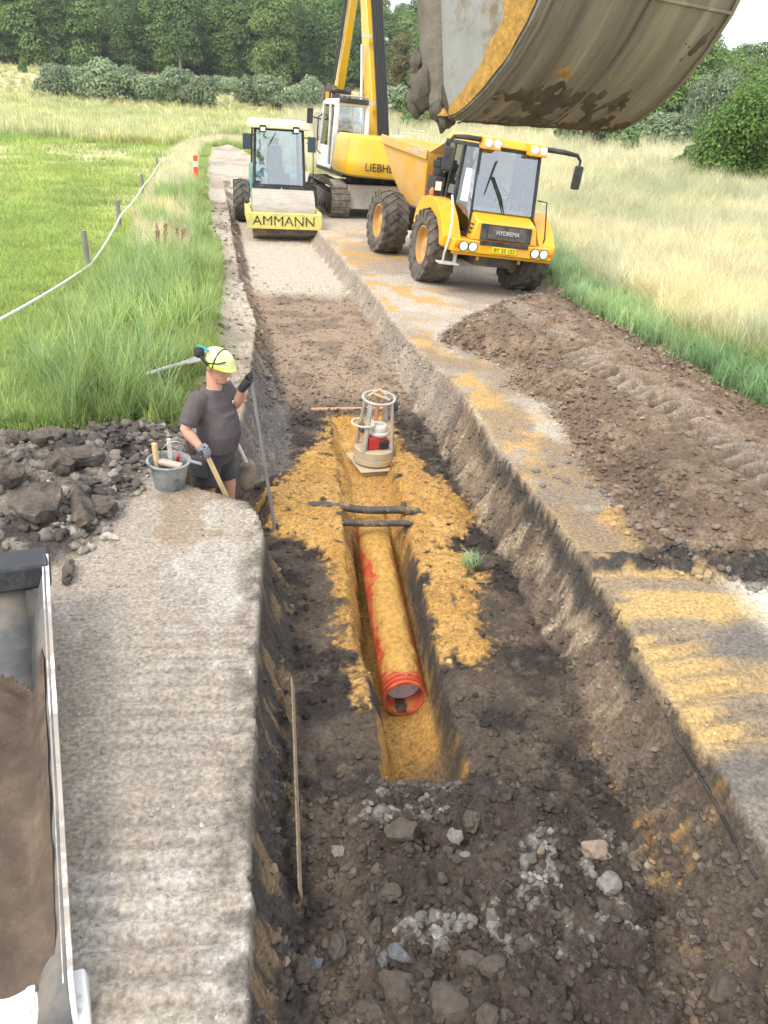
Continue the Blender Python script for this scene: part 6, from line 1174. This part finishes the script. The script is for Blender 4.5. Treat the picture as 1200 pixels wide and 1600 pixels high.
def trunk_mesh(seed, h, r0):
    r = random.Random(seed); b = MB(); p = [Vector((0, 0, -.5))]; q = Vector((0, 0, 0))
    for i in range(6): q = q+Vector((r.uniform(-.15, .15), r.uniform(-.15, .15), h/6)); p.append(q.copy())
    b.tube(p, [r0*(1.25-.17*i) for i in range(7)], n=8)
    for i in range(6):
        k = p[2+i % 4]; a = r.uniform(0, 6.28); e = k+Vector((math.cos(a)*h*.16, math.sin(a)*h*.16, h*.16)); b.tube([k, k.lerp(e, .5)+Vector((0, 0, -.1)), e], [r0*.45, r0*.3, r0*.1], n=6)
    return b.mesh('trunk')
KIND = []
for i, (cols, base) in enumerate(((DARKG, .05), (MIDG, .06), (DARKG, .16), (MIDG, .05), (YELG, .06), (DARKG, .08), (MIDG, .20), (RUST, .10))):
    KIND.append((crown_mesh(300+i, tree_lobes(i, 20, 12.5, base, 30), 14000, .29, cols), trunk_mesh(i, 15, .34), 'bark_pale' if i in (2, 6) else 'bark'))
for c, t_, bk in KIND: c.materials.append(MATS['foliage']); t_.materials.append(MATS[bk])
TL = ['dark green broadleaf tree in the wall of forest beyond the meadow', 'mid green broadleaf tree in the wall of forest beyond the meadow', 'dark forest edge tree with a bare pale trunk', 'mid green broadleaf tree in the wall of forest beyond the meadow', 'pale yellow-green rounded tree standing out before the dark forest', 'dark green broadleaf tree in the wall of forest beyond the meadow', 'mid green forest edge tree with a bare pale trunk', 'russet tinged tree at the forest edge behind the excavator']
def tree(x, y, k, s, lab=None, grp='trees of the forest edge', sx=1.0):
    t = empty('tree', (x, y, gz(x, y)-.1), random.uniform(0, 6.28)); t.scale = (s*sx, s*sx, s); tag(t, lab or TL[k], 'tree', grp); c, tr, _ = KIND[k]; link('crown', c, None, t); link('trunk', tr, None, t)
rt = random.Random(5)
rows = [(188, -64, 22, 6.2, -.16), (196, -70, 30, 5.8, -.16), (206, -76, 36, 5.8, -.12), (218, -82, 42, 6.0, -.1), (233, -88, 48, 6.4, -.08), (250, -95, 54, 7.0, -.06)]
for y0, xa, xb, st, up in rows:
    x = xa
    while x < xb:
        yy = y0+rt.uniform(-3, 3); k = rt.choice([0, 0, 1, 3, 5, 5, 1] if y0 > 190 else [0, 1, 2, 5, 6, 3, 2]); tree(x+rt.uniform(-1.5, 1.5), yy, k, rt.uniform(.80, 1.12)+up-.16*float(sst(0, 22, x)), TL[k].replace('the wall of forest', 'the front row of the forest' if y0 < 190 else 'the forest behind its front row')); x += st
p = pixy(432, 135, 180); tree(p.x, 180, 4, .82, None, None); p = pixy(632, 160, 150); tree(p.x, 150, 7, .55, None, None)
# right hillside wood
TR = ['dark green tree on the wooded hillside right of the dumper', 'mid green tree on the wooded hillside right of the dumper']
for y0, xa, xb, st in ((104, 33, 62, 6.0), (114, 26, 70, 6.0), (126, 22, 80, 6.4), (140, 22, 92, 7), (156, 22, 100, 7.5)):
    x = xa
    while x < xb: k = rt.choice([0, 1, 3, 5, 1]); tree(x+rt.uniform(-1.5, 1.5), y0+rt.uniform(-3, 3), k, rt.uniform(.50, .68), TR[0 if k in (0, 5) else 1], 'trees of the hillside wood'); x += st
# bushes: rounded, leafy to the ground
def bush_lobes(seed, w, h, n=18):
    r = random.Random(seed); L = []
    for i in range(n): a = r.uniform(0, 6.28); k = r.uniform(0, .62); z = h*r.uniform(.15, .68); s = w*r.uniform(.16, .26); L.append((w*.5*k*math.cos(a), w*.5*k*math.sin(a), z, s, s, h*r.uniform(.2, .33)))
    return L
BW = [crown_mesh(400+i, bush_lobes(i, 6, 4.6), 5200, .17, WILLOW, up=.2) for i in range(3)]; BD = [crown_mesh(420+i, bush_lobes(i+9, 6, 4.6), 5200, .24, DARKG+MIDG[:1]) for i in range(2)]; BB = crown_mesh(430, bush_lobes(23, 6, 5.0, 30), 30000, .075, BRIGHT, jitter=.24); BP = crown_mesh(431, bush_lobes(29, 6, 5.4, 24), 22000, .08, [(.26, .33, .20), (.32, .38, .25), (.21, .28, .17)], up=.5)
for m_ in BW+BD+[BB, BP]: m_.materials.append(MATS['foliage'])
STEM = MB()
for i in range(5): a = i*1.26; STEM.tube([(0, 0, -.2), (.5*math.cos(a), .5*math.sin(a), 1.0), (1.1*math.cos(a), 1.1*math.sin(a), 2.4)], [.12, .08, .03], n=6)
STEM = STEM.mesh('stems'); STEM.materials.append(MATS['bark'])
def bush(px, py, wpx, hpx, y, me, label, group=None, cat='bush'):
    p = pixy(px, py, y); d = (Vector((p.x, y, gz(p.x, y)))-Vector((0, 0, CAM_H))).length; s = wpx*d/F_PX/6*1.06; sh = hpx*d/F_PX/4.4
    t = empty('bush', (p.x, y, gz(p.x, y)-.1), rt.uniform(0, 6.28)); t.scale = (s, s, sh); tag(t, label, cat, group); link('crown', me, None, t); link('stems', STEM, None, t)
G1 = 'grey-green willow bushes in the meadow'; LB = 'rounded grey-green willow bush in the row across the far meadow'
for i, (px, py, w, h, y) in enumerate([(88, 148, 52, 40, 126), (125, 150, 46, 42, 127), (168, 152, 76, 54, 124), (200, 153, 40, 44, 126), (228, 156, 50, 38, 125), (262, 157, 46, 42, 126), (288, 157, 52, 46, 125), (318, 160, 52, 44, 123), (340, 150, 30, 25, 150), (358, 150, 34, 22, 150), (378, 162, 40, 34, 135), (400, 164, 48, 40, 134), (430, 166, 58, 42, 130), (462, 168, 38, 32, 128), (482, 168, 50, 46, 132), (612, 182, 60, 40, 130), (580, 182, 50, 36, 132)]):
    bush(px, py, w, h, y, BW[i % 3], LB, G1)
bush(36, 106, 14, 20, 165, BD[0], 'tiny dark bush alone on the far slope near the forest')
bush(655, 208, 70, 62, 88, BD[0], 'dark green bush behind the dumper skip')
bush(905, 246, 90, 60, 74, BD[1], 'dark green bush right behind the dumper cab'); bush(960, 252, 80, 66, 72, BD[0], 'dark green bush at the edge of the pale sandy clearing')
bush(1040, 232, 90, 56, 88, BW[1], 'grey-green bush on the far side of the sandy clearing')
bush(1102, 282, 92, 116, 48, BP, 'feathery pale willow beside the bright green bush in the right meadow')
bush(1162, 296, 150, 128, 43, BB, 'big bright green leafy bush in the right meadow')
bush(1080, 268, 60, 46, 52, BD[0], 'low dark bush under the pale feathery willow')
# pale sandy clearing beyond the right meadow
mat('pale_sand', (.55, .50, .42), rough=.95, var=.15, scale=1.5, bump=.02, bscale=8)
b = MB(); pl = [(24, 62), (30, 58), (37, 60), (44, 66), (47, 74), (42, 82), (34, 82), (27, 74)]; V = [(np.mean([q[0] for q in pl]), np.mean([q[1] for q in pl]), 0)]+[(x, y, 0) for x, y in pl]; me = None
xs_, ys_ = np.meshgrid(np.linspace(22, 50, 57), np.linspace(56, 84, 57)); sdv = sdpoly(xs_, ys_, pl)+2*(fbm(xs_, ys_, .3, 3, 2)-.5); zz_ = gza(xs_.ravel(), ys_.ravel()).reshape(xs_.shape)+.35
ii = np.arange(57*57).reshape(57, 57); qd = np.stack([ii[:-1, :-1], ii[:-1, 1:], ii[1:, 1:], ii[1:, :-1]], -1)[fmean(sdv) > 0]; u_, inv_ = np.unique(qd.ravel(), return_inverse=True)
me = rawmesh('sandy_clearing', np.stack([xs_, ys_, zz_], -1).reshape(-1, 3)[u_], inv_.reshape(-1, 4)); o = link('sandy_clearing', me, 'pale_sand'); o['kind'] = 'structure'

# ------------------------------------------------------------------ thin summer haze: one closed box of air
zt = max(o.matrix_world.translation.z+24*o.scale.z for o in COL.objects if o.name.startswith('tree'))+30
o = MB().box(-520, 520, -60, 720, -4, 75).build('haze', None, None, smooth=0) if False else link('haze', MB().box(-640, 640, -80, 790, -6, 80).mesh('haze', 0)); o['kind'] = 'stuff'
m = bpy.data.materials.new('haze_air'); m.use_nodes = True; n, l = m.node_tree.nodes, m.node_tree.links; n.remove(n['Principled BSDF']); pv = n.new('ShaderNodeVolumePrincipled'); pv.inputs['Color'].default_value = (.93, .96, 1, 1); pv.inputs['Density'].default_value = .00028; pv.inputs['Anisotropy'].default_value = .2; l.new(pv.outputs[0], n['Material Output'].inputs['Volume']); o.data.materials.append(m)
